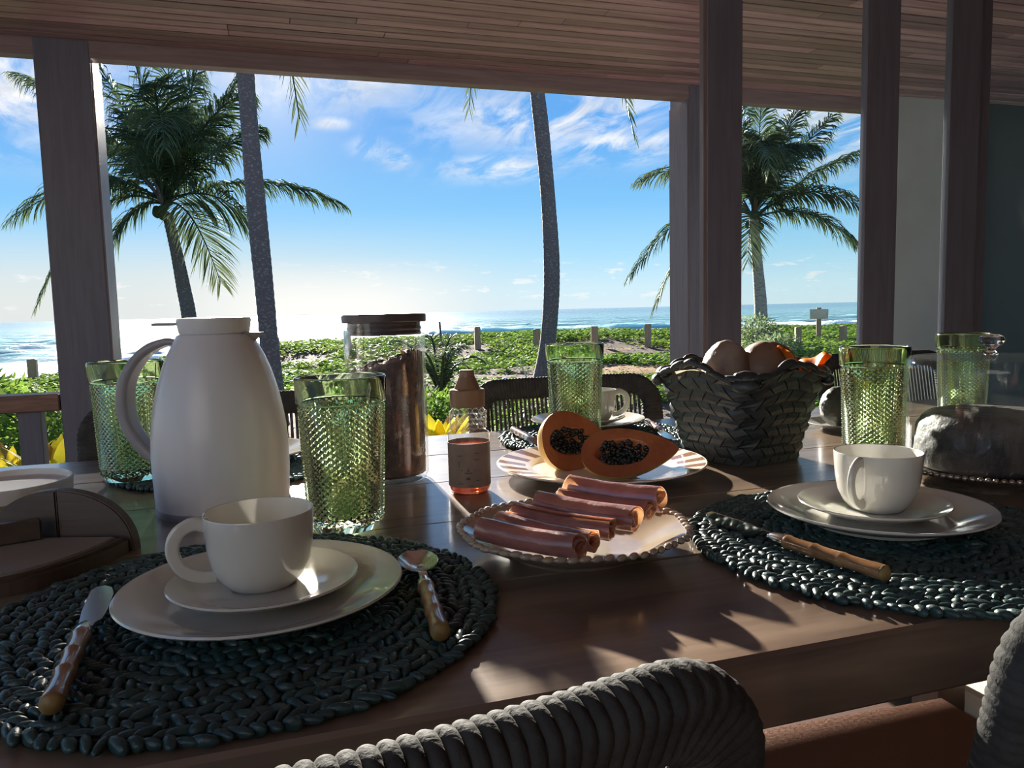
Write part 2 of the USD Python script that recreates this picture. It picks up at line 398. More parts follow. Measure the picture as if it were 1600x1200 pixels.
for k in range(33):
    y1 = BEAM_Y - .01 - k * PITCHP; x = -2.6 - r_.random() * 1.6
    while x < 6.6:
        L = r_.choice([1.2, 1.7, 2.1, 2.6, 3.0]); dz = r_.uniform(-.0015, .0015)
        struct('plank', box(x + .001, x + L - .001, y1 - PITCHP + .012, y1, CEIL_Z + dz, CEIL_Z + .013, .002), M['plank'], ceil); x += L
yb = BEAM_Y - .01 - 33 * PITCHP
struct('plank_field', [box(-6.5, 8.5, .4, yb, CEIL_Z, CEIL_Z + .012), box(ROOF_X, 8.5, -4.6, .4, CEIL_Z, CEIL_Z + .012)], M['plank'], ceil)
struct('trim_1', box(-6.5, 8.5, BEAM_Y, BEAM_Y + .09, BEAM_Z, CEIL_Z + .25, .004), M['beam'], label='long wooden fascia beam along the open seaward edge', cat='beam')
struct('roof', box(-6.5, 8.5, BEAM_Y + .09, BEAM_Y + .60, CEIL_Z + .12, CEIL_Z + .25), M['beam'], label='roof eave past the fascia beam', cat='roof')
for (xa, lab) in ((-1.012, 'dark square wooden pillar beside the low railing'), (2.605, 'dark square wooden pillar behind the bread basket')):
    p = tag(UsdGeom.Xform.Define(stage, path_of('pillar')).GetPrim(), lab, 'pillar', None, 'structure')
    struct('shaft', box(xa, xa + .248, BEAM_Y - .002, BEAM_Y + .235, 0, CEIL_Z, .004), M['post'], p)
    struct('edge_board', box(xa + (.2485 if xa < 0 else -.008), xa + (.2565 if xa < 0 else -.0005), BEAM_Y + .004, BEAM_Y + .232, 0, CEIL_Z - .1), M['jamb'], p)  # thin board added, its paler tone paints the pillar side as lit
# glazed sliding doors standing in the row on the seaward side of the room
DY = 2.30
tops = 2.362


def door(n, x0, x1, y, w0, w1, glass, label, t=.05):
    d = tag(UsdGeom.Xform.Define(stage, path_of(f'door_{n}')).GetPrim(), label, 'glass door', None, 'structure')
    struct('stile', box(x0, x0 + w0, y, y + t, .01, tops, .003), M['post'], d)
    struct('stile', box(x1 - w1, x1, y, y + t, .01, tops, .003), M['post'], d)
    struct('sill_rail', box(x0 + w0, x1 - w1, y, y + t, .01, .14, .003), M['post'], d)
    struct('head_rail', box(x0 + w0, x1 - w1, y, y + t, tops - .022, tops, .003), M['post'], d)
    struct('pane', box(x0 + w0 - .004, x1 - w1 + .004, y + t / 2 - .003, y + t / 2 + .003, .13, tops - .02), glass, d)
    return d


d1 = door(1, 1.432, 2.225, DY, .136, .146, M['pane_clear'], 'dark framed sliding glass door with a view of the pale trunked palm', .03)
struct('seal_strip', box(1.420, 1.4315, DY + .004, DY + .028, .01, tops), M['jamb'], d1)  # strip added as the lit side face of the stile
door(2, 2.135, 2.662, DY + .05, .140, .148, M['pane'], 'smeared sliding glass door in front of the pale wall', .03)
door(3, 2.640, 3.50, DY + .10, .130, .14, M['pane'], 'sliding glass door in front of the dark wall')
struct('wall_far', box(4.14, 4.60, 4.30, 4.62, 0, CEIL_Z, .004), M['plaster'], label='pale plastered pier at the far end of the porch', cat='wall')
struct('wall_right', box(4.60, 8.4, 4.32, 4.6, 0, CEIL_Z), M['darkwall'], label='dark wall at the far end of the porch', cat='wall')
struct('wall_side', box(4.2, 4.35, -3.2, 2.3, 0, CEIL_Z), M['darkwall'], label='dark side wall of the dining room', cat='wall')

struct('wall_back', box(-6.5, 8.5, -4.75, -4.6, 0, 5.2), M['white'], label='plain unseen wall added behind the viewer for fill light', cat='wall')  # unseen wall added to bounce fill light, toned for that

rl = thing('railing', 'low reddish wooden railing with a flat handrail beside the pillar', 'railing', (0, 0, 0))
part('handrail', box(-3.2, -1.02, 4.400, 4.550, .530, .617, .005), M['rail'], rl)
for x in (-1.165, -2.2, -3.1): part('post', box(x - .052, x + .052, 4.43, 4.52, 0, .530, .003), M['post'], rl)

# ------------------------------------------------------------------ ground, beach and sea
def ground_z(x, y):
    x, y = np.asarray(x, float), np.asarray(y, float)
    sm = lambda a, b, v: (lambda t: t * t * (3 - 2 * t))(np.clip((v - a) / (b - a), 0, 1))
    crest = .02 - .62 * sm(1.0, -7.5, x) - .12 * sm(12, 19, x)
    edge = 26 - 4.0 * sm(0.0, -8.0, x)
    z = -.35 + (crest + .35) * sm(17.5, 25.5, y + (26 - edge)) - .12 * sm(5.0, -3, x) * sm(9, 13, y)
    z = z - (3.9 + crest) * sm(0, 15, y - edge - 1.2)
    p = np.stack([x * .55, y * .55, x * 0], -1)
    return z + (meshkit.fbm(p, 4, 3) - .5) * .22 * sm(5, 9, y)


def grid_mesh(xs, ys, zf):
    X, Y = np.meshgrid(xs, ys); n, m = X.shape; Z = zf(X, Y)
    i = np.arange(n - 1)[:, None] * m + np.arange(m - 1)[None]
    return quads(np.stack([X, Y, Z], -1).reshape(-1, 3), np.stack([i, i + 1, i + 1 + m, i + m], -1).reshape(-1, 4))


def ground_look():
    g = Graph(); v = g.pos()
    c = g.mixc(g.step(g.noise(v, .9, 5, .6), .35, .65), (.105, .082, .068), (.15, .118, .093))
    c = g.mixc(g.step(g.noise(v, 14, 5, .65), .42, .62), c, (.095, .075, .062))
    c = g.mixc(g.step(g.noise(g.scaled(v, (1, 1, 1), loc=(4, 9, 0)), .32, 3, .5), .52, .62), c, (.25, .165, .085))
    s = g.add('separate_xyz', 'y', vector=v)
    c = g.mixc(g.step(s, 27.5, 30), c, (.42, .35, .26))
    return g.make('dune_sand', g.add('principled_bsdf', 'BSDF', base_color=c, roughness=.9, specular_ior_level=.05, normal=g.bump(g.noise(v, 22, 6, .7), .7, .05)))


xs = np.concatenate([np.linspace(-80, -16, 30)[:-1], np.linspace(-16, 34, 260), np.linspace(34, 140, 40)[1:]])
ys = np.concatenate([np.linspace(4.9, 30, 130), np.linspace(30.4, 60, 40)])
struct('ground', grid_mesh(xs, ys, ground_z), ground_look(), smooth=True, label='sandy dune garden sloping to the beach', cat='ground')

SEA_Z = -3.5


def sea_mesh():
    ys = np.concatenate([np.geomspace(42, 420, 330), np.geomspace(430, 30000, 80)])
    a = np.linspace(math.radians(-42), math.radians(62), 300)
    Y, A = np.meshgrid(ys, a, indexing='ij'); X = Y * np.tan(A)
    fade = np.clip((42 / Y) * 4, 0, 1)
    Z = np.zeros_like(X); q = np.random.default_rng(3)
    for _ in range(22):
        lam = q.uniform(3.5, 17); th = q.normal(-math.pi / 2, .5); k = 2 * math.pi / lam
        Z += lam * .008 * np.sin(k * (X * math.cos(th) + Y * math.sin(th)) + q.uniform(0, 6.28)) * np.clip((420 - Y) / 250, 0, 1)
    n = meshkit.fbm(np.stack([X * .02, Y * 0, X * 0], -1), 3, 5)

    def breaker(yc, h, w, xa, xb, wob):
        c = yc + wob * (n - .5) * 2; env = 1 / (1 + np.exp(-(X - xa) / 7)) / (1 + np.exp((X - xb) / 7)); t = (Y - c) / w
        return h * env * np.exp(-np.where(t < 0, (t * 2.2) ** 2, (t * .8) ** 2))
    Z += breaker(150, .95, 7.5, 24, 80, 6) + breaker(118, .6, 5, 70, 160, 8) + breaker(84, .45, 3, -60, 14, 6) + breaker(104, .4, 4, -70, 4, 6)
    Z[0] = -2.5
    m, k = X.shape; i = np.arange(m - 1)[:, None] * k + np.arange(k - 1)[None]
    return quads(np.stack([X, Y, Z + SEA_Z], -1).reshape(-1, 3), np.stack([i, i + 1, i + 1 + k, i + k], -1).reshape(-1, 4))


def sea_look():
    g = Graph(); v = g.pos(); s = g.add('separate_xyz', 'x', vector=v).split('.')[0]; X, Y, Z = f'{s}.x', f'{s}.y', f'{s}.z'
    wob = g.math('multiply', g.math('subtract', g.noise(g.scaled(v, (.03, .05, 0)), 1, 4), .5), 46.0)
    yw = g.math('add', Y, wob)
    lace = g.noise(g.scaled(v, (.22, .5, 0)), 1.0, 9, .68, .8)
    near = g.step(yw, 112, 74, 0, 1)                                     # broken water near the beach
    rightside = g.math('multiply', g.step(X, 48, 66), g.math('multiply', g.step(yw, 96, 104), g.step(yw, 150, 128)))
    band = g.math('maximum', near, rightside)
    foam = g.math('multiply', g.step(g.math('add', g.math('multiply', band, .30), lace), .62, .76), g.math('minimum', g.math('multiply', band, 6.0), 1.0))
    far = g.step(Y, 60, 900)
    water = g.mixc(far, (.19, .33, .345), (.135, .225, .26))
    green = g.step(Z, SEA_Z + .25, SEA_Z + .75)  # raised water painted pale green as if light shone through it
    water = g.mixc(g.math('multiply', green, .95), water, (.40, .74, .65))
    c = g.mixc(foam, water, (.86, .88, .88))
    h = g.math('add', g.noise(g.scaled(v, (.35, .9, 0)), 1.0, 6, .62, .3), g.math('multiply', g.noise(g.scaled(v, (1.6, 3.4, 0)), 1.0, 5, .65), .30))
    h = g.math('add', h, g.math('multiply', g.noise(g.scaled(v, (.07, .16, 0)), 1.0, 3), 1.0))
    return g.make('sea_water', g.add('principled_bsdf', 'BSDF', base_color=c, roughness=g.step(foam, 0, 1, .26, .8), ior=1.333, specular_ior_level=.28, normal=g.bump(h, .55, 1.1)))


struct('sea', sea_mesh(), sea_look(), smooth=True, label='blue green sea with breaking waves under the bright horizon', cat='sea')

# ------------------------------------------------------------------ palms
def frond_mesh(p0, p1, p2, length, width, seed, n=84, roll=0.0, droop=.55):
    q = np.random.default_rng(seed); T = np.linspace(0, 1, 30)
    bez = lambda t: np.outer((1 - t) ** 2, p0) + np.outer(2 * t * (1 - t), p1) + np.outer(t * t, p2)
    pts = bez(T); ms = [sweep(pts, circle(1, 5), .028 * (1 - .86 * T) + .003)]
    V_, F_ = [], []
    for side in (-1, 1):
        ts = np.linspace(.13, .995, n) + q.normal(0, .004, n); ts = np.clip(ts, .12, 1)
        P = bez(ts); D = 2 * (np.outer(1 - ts, p1 - p0) + np.outer(ts, p2 - p1)); D /= np.linalg.norm(D, axis=1, keepdims=True)
        for i in range(n):
            t = ts[i]; d = D[i]; s = np.cross(d, [0, 0, 1.0]); ls = np.linalg.norm(s); s = s / ls if ls > .15 else V(1, 0, 0)
            up = np.cross(s, d); s = s * math.cos(roll) + up * math.sin(roll)
            L = length * (math.sin(math.pi * (.10 + .80 * t)) ** .75) * q.uniform(.86, 1.08)
            dirn = s * side * (.95 - .5 * t) + d * (.42 + .60 * t) + up * .12 + q.normal(0, .09, 3); dirn /= np.linalg.norm(dirn)
            down = V(0, 0, -1); g_ = droop * q.uniform(.75, 1.25)
            a = P[i]; b = a + dirn * L * .36 + down * L * .03 * g_; e = dirn * (1 - .55 * g_) + down * .55 * g_; e /= np.linalg.norm(e); c = b + e * L * .34
            e2 = dirn * (1 - .95 * min(g_, 1.0)) + down * g_; e2 /= np.linalg.norm(e2); h = c + e2 * L * .32
            wv = (d + q.normal(0, .25, 3)) * width * .5; k = len(V_)
            V_ += [a - wv * .5, a + wv * .5, b - wv, b + wv, c - wv * .75, c + wv * .75, h]
            F_ += [(k, k + 1, k + 3), (k, k + 3, k + 2), (k + 2, k + 3, k + 5), (k + 2, k + 5, k + 4), (k + 4, k + 5, k + 6)]
    ms.append(tm(V_, F_)); return trimesh.util.concatenate(ms)


def trunk_mesh(pts, r0, r1, seed=0, rings=.11):
    P = spline(pts, 150); s = np.r_[0, np.cumsum(np.linalg.norm(np.diff(P, axis=0), axis=1))]; q = s / s[-1]
    r = r0 + (r1 - r0) * q + .35 * r0 * np.exp(-s / .35) + .007 * np.abs(np.sin(s / rings * math.pi)) + .006 * np.sin(s * 2.3 + seed)
    return sweep(P, circle(1, 14), r)


def palm(label, crown, trunk_pts, r0, r1, fronds, bark, seed, length, nuts=6, stubs=9, width=.05):
    base = trunk_pts[0]
    t = thing('palm_tree', label, 'palm tree', base)
    o = np.asarray(base)
    part('trunk', trunk_mesh(np.asarray(trunk_pts) - o, r0, r1, seed), bark, t, True)
    q = np.random.default_rng(seed); c = np.asarray(crown) - o
    for i, f in enumerate(fronds):
        tip, lift, mat = np.asarray(f[0]) - o, f[1], f[2] if len(f) > 2 else 'frond'
        start = c + V(*q.normal(0, .05, 3)); mid = start * .5 + tip * .5 + V(0, 0, lift)
        part('frond', frond_mesh(start, mid, tip, length * q.uniform(.92, 1.1), width, seed * 50 + i, roll=q.normal(0, .28), droop=f[3] if len(f) > 3 else .68), M[mat], t, False)
    for i in range(nuts):
        a = q.uniform(0, 6.28); part('coconut', ball(.10, c + V(.2 * math.cos(a), .2 * math.sin(a), -.16 - .16 * q.random()), 1, (1, 1, 1.2)), M['frond_pale'], t, True)
    for i in range(stubs):
        a = q.uniform(0, 6.28); d = V(math.cos(a), math.sin(a), .4 + q.random())
        part('frond_base', tube([c - V(0, 0, .12), c + d * .22, c + d * .40], [.05, .045, .02], 6), M['frond_dry'] if i % 2 else M['bark'], t, True)
    return t


D1 = 18.0
A = lambda x, y, dd=0.0: at(x, y, D1 + dd)
c1 = A(258, 318)
g1 = at(303, 590, D1); g1[2] = ground_z(g1[0], g1[1]) - .05
palm('bushy coconut palm with a broad drooping crown beyond the railing', c1, [g1, A(296, 500), A(287, 450), A(276, 395), A(262, 335)], .185, .12, [
    (A(528, 316, .6), .95), (A(392, 342, -1.2), .75), (A(345, 442, -.9), 1.15, 'frond_pale', .35), (A(160, 412, -.8), .9), (A(22, 342, .5), 1.2), (A(120, 285, -1.5), .55),
    (A(120, 170, .8), .10), (A(150, 92, .5), .25), (A(205, 70, -.6), .2), (A(265, 62, .9), .1), (A(318, 70, -.3), .2), (A(400, 80, .7), .15), (A(398, 205, .4), .5),
    (A(30, 118, 1.2), .9, 'frond_pale'), (A(58, 478, .3), 2.0, 'frond_pale'), (A(258, 235, -3.2), 2.5, 'frond_pale'), (A(205, 262, -2.2), 1.9), (A(340, 250, -2.0), 2.0), (A(290, 190, 2.4), 1.7), (A(215, 175, 2.5), 1.6),
    (A(345, 180, 1.4), .9), (A(170, 240, 2.0), 1.0), (A(240, 130, -2.0), 1.3), (A(300, 120, 2.6), .9), (A(375, 150, -1.5), .9)], M['bark'], 3, 1.12, width=.042)

D3 = 23.0
B = lambda x, y, dd=0.0: at(x, y, D3 + dd)
g3 = at(1191, 540, D3); g3[2] = ground_z(g3[0], g3[1]) - .05
palm('coconut palm with a pale trunk seen through the glass door', B(1178, 338), [g3, B(1188, 470), B(1184, 420), B(1180, 375), B(1177, 345)], .19, .14, [
    (B(1345, 236, .4), .35), (B(1346, 322, -.6), 1.15), (B(1346, 386, -.9), 1.05), (B(1001, 282, .8), 1.5, 'frond_pale'), (B(985, 432, -.8), 1.9), (B(1022, 482, .3), 2.5, 'frond_pale'),
    (B(1298, 182, .9), .35), (B(1248, 165, .2), .3), (B(1190, 150, .5), .2), (B(1150, 160, -.4), .3), (B(1110, 200, .6), .3), (B(1240, 262, -2.6), 2.3), (B(1203, 268, -3.2), 2.5, 'frond_pale'), (B(1165, 250, -2.4), 2.1),
    (B(1168, 410, -1.6), 1.2, 'frond_pale', .3), (B(1265, 235, -1.8), 1.5), (B(1140, 240, -2.0), 1.6), (B(1225, 200, 2.2), 1.6), (B(1090, 250, 1.5), .9), (B(1255, 300, 1.6), .8), (B(1195, 225, -1.2), 1.5)],
    M['bark_pale'], 5, 1.08, width=.046)

DT = 9.7
Cc = lambda x, y, dd=0.0: at(x, y, DT + dd)
gT = at(432, 655, DT); gT[2] = ground_z(gT[0], gT[1]) - .05
palm('dark slender palm trunk leaning close to the porch, crown above the eave', Cc(366, -170), [gT, Cc(421, 540), Cc(412, 440), Cc(402, 340), Cc(392, 225), Cc(384, 120), Cc(376, 0), Cc(367, -150)], .118, .102, [
    (Cc(468, 186, -.3), 2.2, 'frond_pale', .3), (Cc(120, -60, .5), .9), (Cc(600, -120, .8), .9), (Cc(520, -330, .3), .3), (Cc(230, -380, -.4), .3), (Cc(366, -420, 1), .1), (Cc(420, 20, 3), 1.1), (Cc(300, 40, 3.2), 1.1)],
    M['bark'], 8, .62, 5, 8, .042)

DP = 14.2
Pp = lambda x, y, dd=0.0: at(x, y, DP + dd)
gP = at(846, 600, DP); gP[2] = ground_z(gP[0], gP[1]) - .05
palm('tall curved palm trunk on the dune, crown above the eave', Pp(812, -120), [gP, Pp(857, 525), Pp(862, 430), Pp(857, 320), Pp(848, 220), Pp(840, 148), Pp(828, 40), Pp(813, -100)], .150, .118, [
    (Pp(733, 168, .2), 2.6, 'frond_pale', .3), (Pp(992, 213, -.4), 2.6, 'frond', .35), (Pp(620, -60, .5), 1.1), (Pp(1050, -80, .8), 1.2), (Pp(920, -330, .3), .3), (Pp(700, -340, -.4), .3), (Pp(812, -380, 1), .1), (Pp(860, 20, 3.5), 1.4), (Pp(760, 0, 3.5), 1.4)],
    M['bark'], 9, .72)

# ------------------------------------------------------------------ plants, stakes, sign
def leaf_clump(n, rad, h, size, seed):
    q = np.random.default_rng(seed); v, f = [], []
    for _ in range(n):
        a = q.uniform(0, 6.28); r = rad * math.sqrt(q.random()); c = V(r * math.cos(a), r * math.sin(a), h * q.uniform(.2, 1))
        b = q.uniform(0, 6.28); d = V(math.cos(b), math.sin(b), q.uniform(-.5, .6)); d /= np.linalg.norm(d)
        s = np.cross(d, [0, 0, 1]); s /= np.linalg.norm(s); s = s + V(0, 0, q.uniform(-.5, .5)); L = size * q.uniform(.7, 1.3); k = len(v)
        v += [c, c + d * L * .5 + s * L * .42, c + d * L, c + d * L * .5 - s * L * .42 + V(0, 0, .01)]
        f += [(k, k + 1, k + 2), (k, k + 2, k + 3)]
    return tm(v, f)


def scatter(name, protos, pts, scales, label, cat, seed):
    pi = UsdGeom.PointInstancer.Define(stage, path_of(name)); q = np.random.default_rng(seed)
    for i, (m, mat) in enumerate(protos):
        usdkit.mesh(stage, f'{pi.GetPath()}/clump_{i + 1:03d}', m, mat); pi.CreatePrototypesRel().AddTarget(f'{pi.GetPath()}/clump_{i + 1:03d}')
    pi.CreatePositionsAttr(Vt.Vec3fArray.FromNumpy(pts.astype(np.float32)))
    pi.CreateScalesAttr(Vt.Vec3fArray.FromNumpy(np.repeat(scales[:, None], 3, 1).astype(np.float32)))
    pi.CreateProtoIndicesAttr(Vt.IntArray.FromNumpy(q.integers(0, len(protos), len(pts)).astype(np.int32)))
    an = q.uniform(0, math.pi, len(pts)); pi.CreateOrientationsAttr(Vt.QuathArray([Gf.Quath(float(math.cos(a)), 0, 0, float(math.sin(a))) for a in an]))
    return tag(pi.GetPrim(), label, cat, None, 'stuff')


q = np.random.default_rng(21)
N = 60000
Y = 5.6 + (27.6 - 5.6) * q.random(N) ** .75; X = (q.random(N) * 2.15 - .72) * (Y * .78 + 2.2)
cov = meshkit.fbm(np.stack([X * .42, Y * .42, X * 0], -1), 4, 11)
dens = np.clip((cov - .50) * 7, 0, 1)
dens = np.maximum(dens, np.clip((Y - 22.6) / 1.4, 0, 1) * .95)                # dense on the crest
dens = np.maximum(dens, np.clip((-1.0 - X) / 1.8, 0, 1) * .85)
dens = np.maximum(dens, np.clip((X - 10.5) / 3, 0, 1) * .72)
keep = q.random(N) < dens * .60
X, Y = X[keep], Y[keep]
scatter('creeper', [(leaf_clump(12, .16, .15, .10, 1), M['creeper']), (leaf_clump(14, .18, .11, .085, 2), M['creeper']), (leaf_clump(12, .15, .20, .10, 3), M['creeper2'])],
        np.stack([X, Y, ground_z(X, Y) - .015], 1), q.uniform(.7, 1.25, len(X)), 'bright green beach creeper covering the dune', 'ground cover', 5)
N = 9000
Y = 5.4 + 19 * q.random(N); X = (q.random(N) * 2.1 - .7) * (Y * .78 + 2)
twv, twf = [], []
for x, y, a, L in zip(X, Y, q.uniform(0, 6.28, N), q.uniform(.05, .16, N)):
    k = len(twv); d = V(math.cos(a), math.sin(a), 0) * L; s = V(-math.sin(a), math.cos(a), 0) * L * .16; c = V(x, y, ground_z(x, y) + .012)
    twv += [c - d * .5, c + s + V(0, 0, .012), c + d * .5 + V(0, 0, .01), c - s]; twf += [(k, k + 1, k + 2), (k, k + 2, k + 3)]
solo('leaf_litter', tm(twv, twf), M['frond_dry'], 'dry brown leaf litter scattered on the sand', 'litter', None, 'stuff', False)


def bush(name, label, cat, c, rad, h, n, size, mats, seed, group=None):
    t = thing(name, label, cat, c, 0, group); q = np.random.default_rng(seed)
    for i in range(7):
        a = q.uniform(0, 6.28); e = V(math.cos(a) * rad * .6, math.sin(a) * rad * .6, h * q.uniform(.6, .95))
        part('stem', tube([V(0, 0, -.03), e * V(.4, .4, .5), e], [.014, .01, .004], 5), M['frond_dry'], t, True)
    for j, mat in enumerate(mats):
        v, f = [], []
        for _ in range(n // len(mats)):
            w = q.normal(0, 1, 3); w /= np.linalg.norm(w); r = q.random() ** .4
            p = V(w[0] * rad * r, w[1] * rad * r, h * .55 + w[2] * h * .5 * r)
            d = w * V(1, 1, .6) + q.normal(0, .5, 3); d /= np.linalg.norm(d); s = np.cross(d, q.normal(0, 1, 3)); s /= np.linalg.norm(s); L = size * q.uniform(.6, 1.3); k = len(v)
            v += [p, p + d * L * .5 + s * L * .17, p + d * L, p + d * L * .5 - s * L * .17]; f += [(k, k + 1, k + 2), (k, k + 2, k + 3)]
        part('foliage', tm(v, f), mat, t, False, kind='stuff')
    return t


def on_ground(px, depth):
    p = at(px, 600, depth); p[2] = ground_z(p[0], p[1]); return p


def small_palm(label, c, h, n, seed):
    t = thing('young_palm', label, 'young palm', c); q = np.random.default_rng(seed)
    for i in range(n):
        a = 6.28 * i / n + q.uniform(-.3, .3); R = h * q.uniform(.45, .8); tip = V(math.cos(a) * R, math.sin(a) * R, h * q.uniform(.30, .9)); s = V(0, 0, .02)
        part('frond', frond_mesh(s, s * .5 + tip * .5 + V(0, 0, h * .55), tip, .26, .022, seed * 30 + i, 26, 0, .45), M['frond_pale'] if i % 3 else M['frond'], t, False)
    return t


small_palm('feathery young palm growing behind the granola jar', on_ground(688, 12.2), 1.05, 11, 31)
bush('shrub', 'dark green shrub behind the syrup bottle, nearest the table', 'shrub', on_ground(672, 9.0), .62, .42, 1100, .11, [M['creeper2'], M['creeper']], 33)
bush('shrub', 'pale wispy shrub at the foot of the pale trunked palm', 'shrub', on_ground(1182, 21.0), .62, 1.0, 1200, .13, [M['bush_pale'], M['bush']], 34)
bush('shrub', 'rounded green shrub between the pale trunk and the stakes', 'shrub', on_ground(1214, 19.4), .58, .52, 1000, .11, [M['bush'], M['bush_pale']], 35)
bush('shrub', 'leafy shrub under the handrail of the railing', 'shrub', on_ground(75, 7.6), .75, .62, 1500, .12, [M['creeper'], M['creeper2']], 36)
bush('shrub', 'dense green shrub left of the railing post', 'shrub', on_ground(-60, 9.4), .8, .75, 1500, .12, [M['creeper2'], M['creeper']], 37)


def bromeliad(label, c, n, L, seed, tilt=.9):
    t = thing('bromeliad', label, 'bromeliad', c, 0, None); q = np.random.default_rng(seed)
    for i in range(n):
        a = 2.4 * i + q.uniform(-.2, .2); e = tilt * q.uniform(.35, 1.0); d = V(math.cos(a), math.sin(a), 0); k = L * q.uniform(.75, 1.1)
        T = np.linspace(0, 1, 7); path = np.outer(T * k * math.sin(e) + T ** 2 * k * .12, d) + np.outer(T * k * math.cos(e) - .10 * k * T ** 3, [0, 0, 1.0])
        s = np.cross(d, [0, 0, 1.0]); w = .045 * np.array([.7, .9, 1, 1, .9, .65, .04]) * L / .5
        v = np.vstack([path - np.outer(w, s) , path - V(0, 0, .010) - d * .006, path + np.outer(w, s)]); f = []
        for j in range(6):
            f += [(j, j + 1, 8 + j), (j, 8 + j, 7 + j), (7 + j, 8 + j, 15 + j), (7 + j, 15 + j, 14 + j)]
        part('leaf', tm(v, f), M['yellow'] if i % 6 else M['brown_leaf'], t, 60)
    return t


bromeliad('yellow bromeliad between the railing post and the pillar', on_ground(72, 6.0), 24, .52, 41)
bromeliad('yellow bromeliad at the very edge, outside the railing post', on_ground(2, 6.0), 22, .50, 42)
bromeliad('small yellow bromeliad between the granola jar and the syrup bottle', on_ground(689, 6.5), 26, .58, 43, .75)
for i, (px, d, h, lab) in enumerate([(53, 19.5, .66, 'weathered wooden stake above the railing, against the surf'), (187, 20.5, .58, 'weathered stake showing above the far green tumbler beside the pillar'),
                                     (434, 21.5, .62, 'stake close behind the dark slender palm trunk'), (546, 22.2, .66, 'stake just behind the edge of the granola jar'),
                                     (748, 22.6, .66, 'stake above the syrup bottle'), (840, 22.8, .60, 'stake just left of the tall curved palm trunk'), (930, 23.0, .66, 'stake above the rim of the middle tumbler'),
                                     (1013, 23.2, .70, 'stake nearest the pillar behind the bread basket'), (1246, 22.8, .62, 'stake nearest the pale trunked palm'), (1316, 23.0, .60, 'stake nearest the door frame, right of the sign')]):
    c = on_ground(px, d)
    w = .085 if i else .10
    solo('fence_stake', turned(box(-w, w, -w, w, -.15, h, .02), 20 * i, at=(0, 0, 0)).apply_translation(c), M['stake'], lab, 'stake', 'stakes along the dune')
c = on_ground(692, 24); solo('thin_stick', tube([c - V(0, 0, .1), c + V(-.04, 0, .75)], [.035, .03], 8), M['bark'], 'thin dark stick standing at the crest beside the young palm', 'stick')
c = on_ground(1278, 25.2)
t = thing('beach_sign', 'small wooden sign on a post at the crest of the dune', 'sign', c, -35)
part('post', box(-.07, .07, -.05, .05, -.2, 1.05, .01), M['stake'], t)
part('board', box(-.28, .28, -.075, -.05, .68, 1.0, .008), M['sign'], t)
c = on_ground(789, 13.0); solo('garden_marker', box(-.035, .035, -.035, .035, -.05, .22, .008).apply_translation(c), M['blue'], 'small blue marker stuck in the sand behind the chair', 'marker')
c = on_ground(820, 13.4); solo('dry_twig', tube([c + V(.12, 0, -.02), c + V(.02, .02, .25), c + V(-.09, 0, .50), c + V(-.22, .05, .62)], [.014, .012, .010, .006], 6), M['twig'], 'pale bent twig rising from the sand beside the curved trunk', 'twig')

# ------------------------------------------------------------------ dining table and chairs
TZ, TX0, TX1, TY0, TY1 = .75, -1.05, 1.555, .425, 1.435
RH, FH = V(math.cos(YAW), -math.sin(YAW), 0), V(math.sin(YAW), math.cos(YAW), 0)
tb = thing('dining_table', 'long dark wooden dining table with a polished plank top', 'table', (0, 0, 0))
yy = np.linspace(TY0, TY1, 6)
for i in range(5): part('plank', box(TX0, TX1, yy[i] + (.0004 if i else 0), yy[i + 1] - (.0004 if i < 4 else 0), TZ - .055, TZ, .0012 if 0 < i < 4 else .003), M['table'], tb, False)
for i, (x0, x1, y0, y1) in enumerate([(TX0 + .1, TX1 - .1, TY0 + .06, TY0 + .085), (TX0 + .1, TX1 - .1, TY1 - .085, TY1 - .06), (TX0 + .08, TX0 + .105, TY0 + .06, TY1 - .06), (TX1 - .105, TX1 - .08, TY0 + .06, TY1 - .06)]):
    part('apron', box(x0, x1, y0, y1, TZ - .088, TZ - .0555, .002), M['tablefoot'], tb, False)
for x in (TX0 + .06, TX1 - .14):
    for y in (TY0 + .05, TY1 - .13): part('leg', box(x, x + .08, y, y + .08, 0, TZ - .056, .004), M['tablefoot'], tb, False)


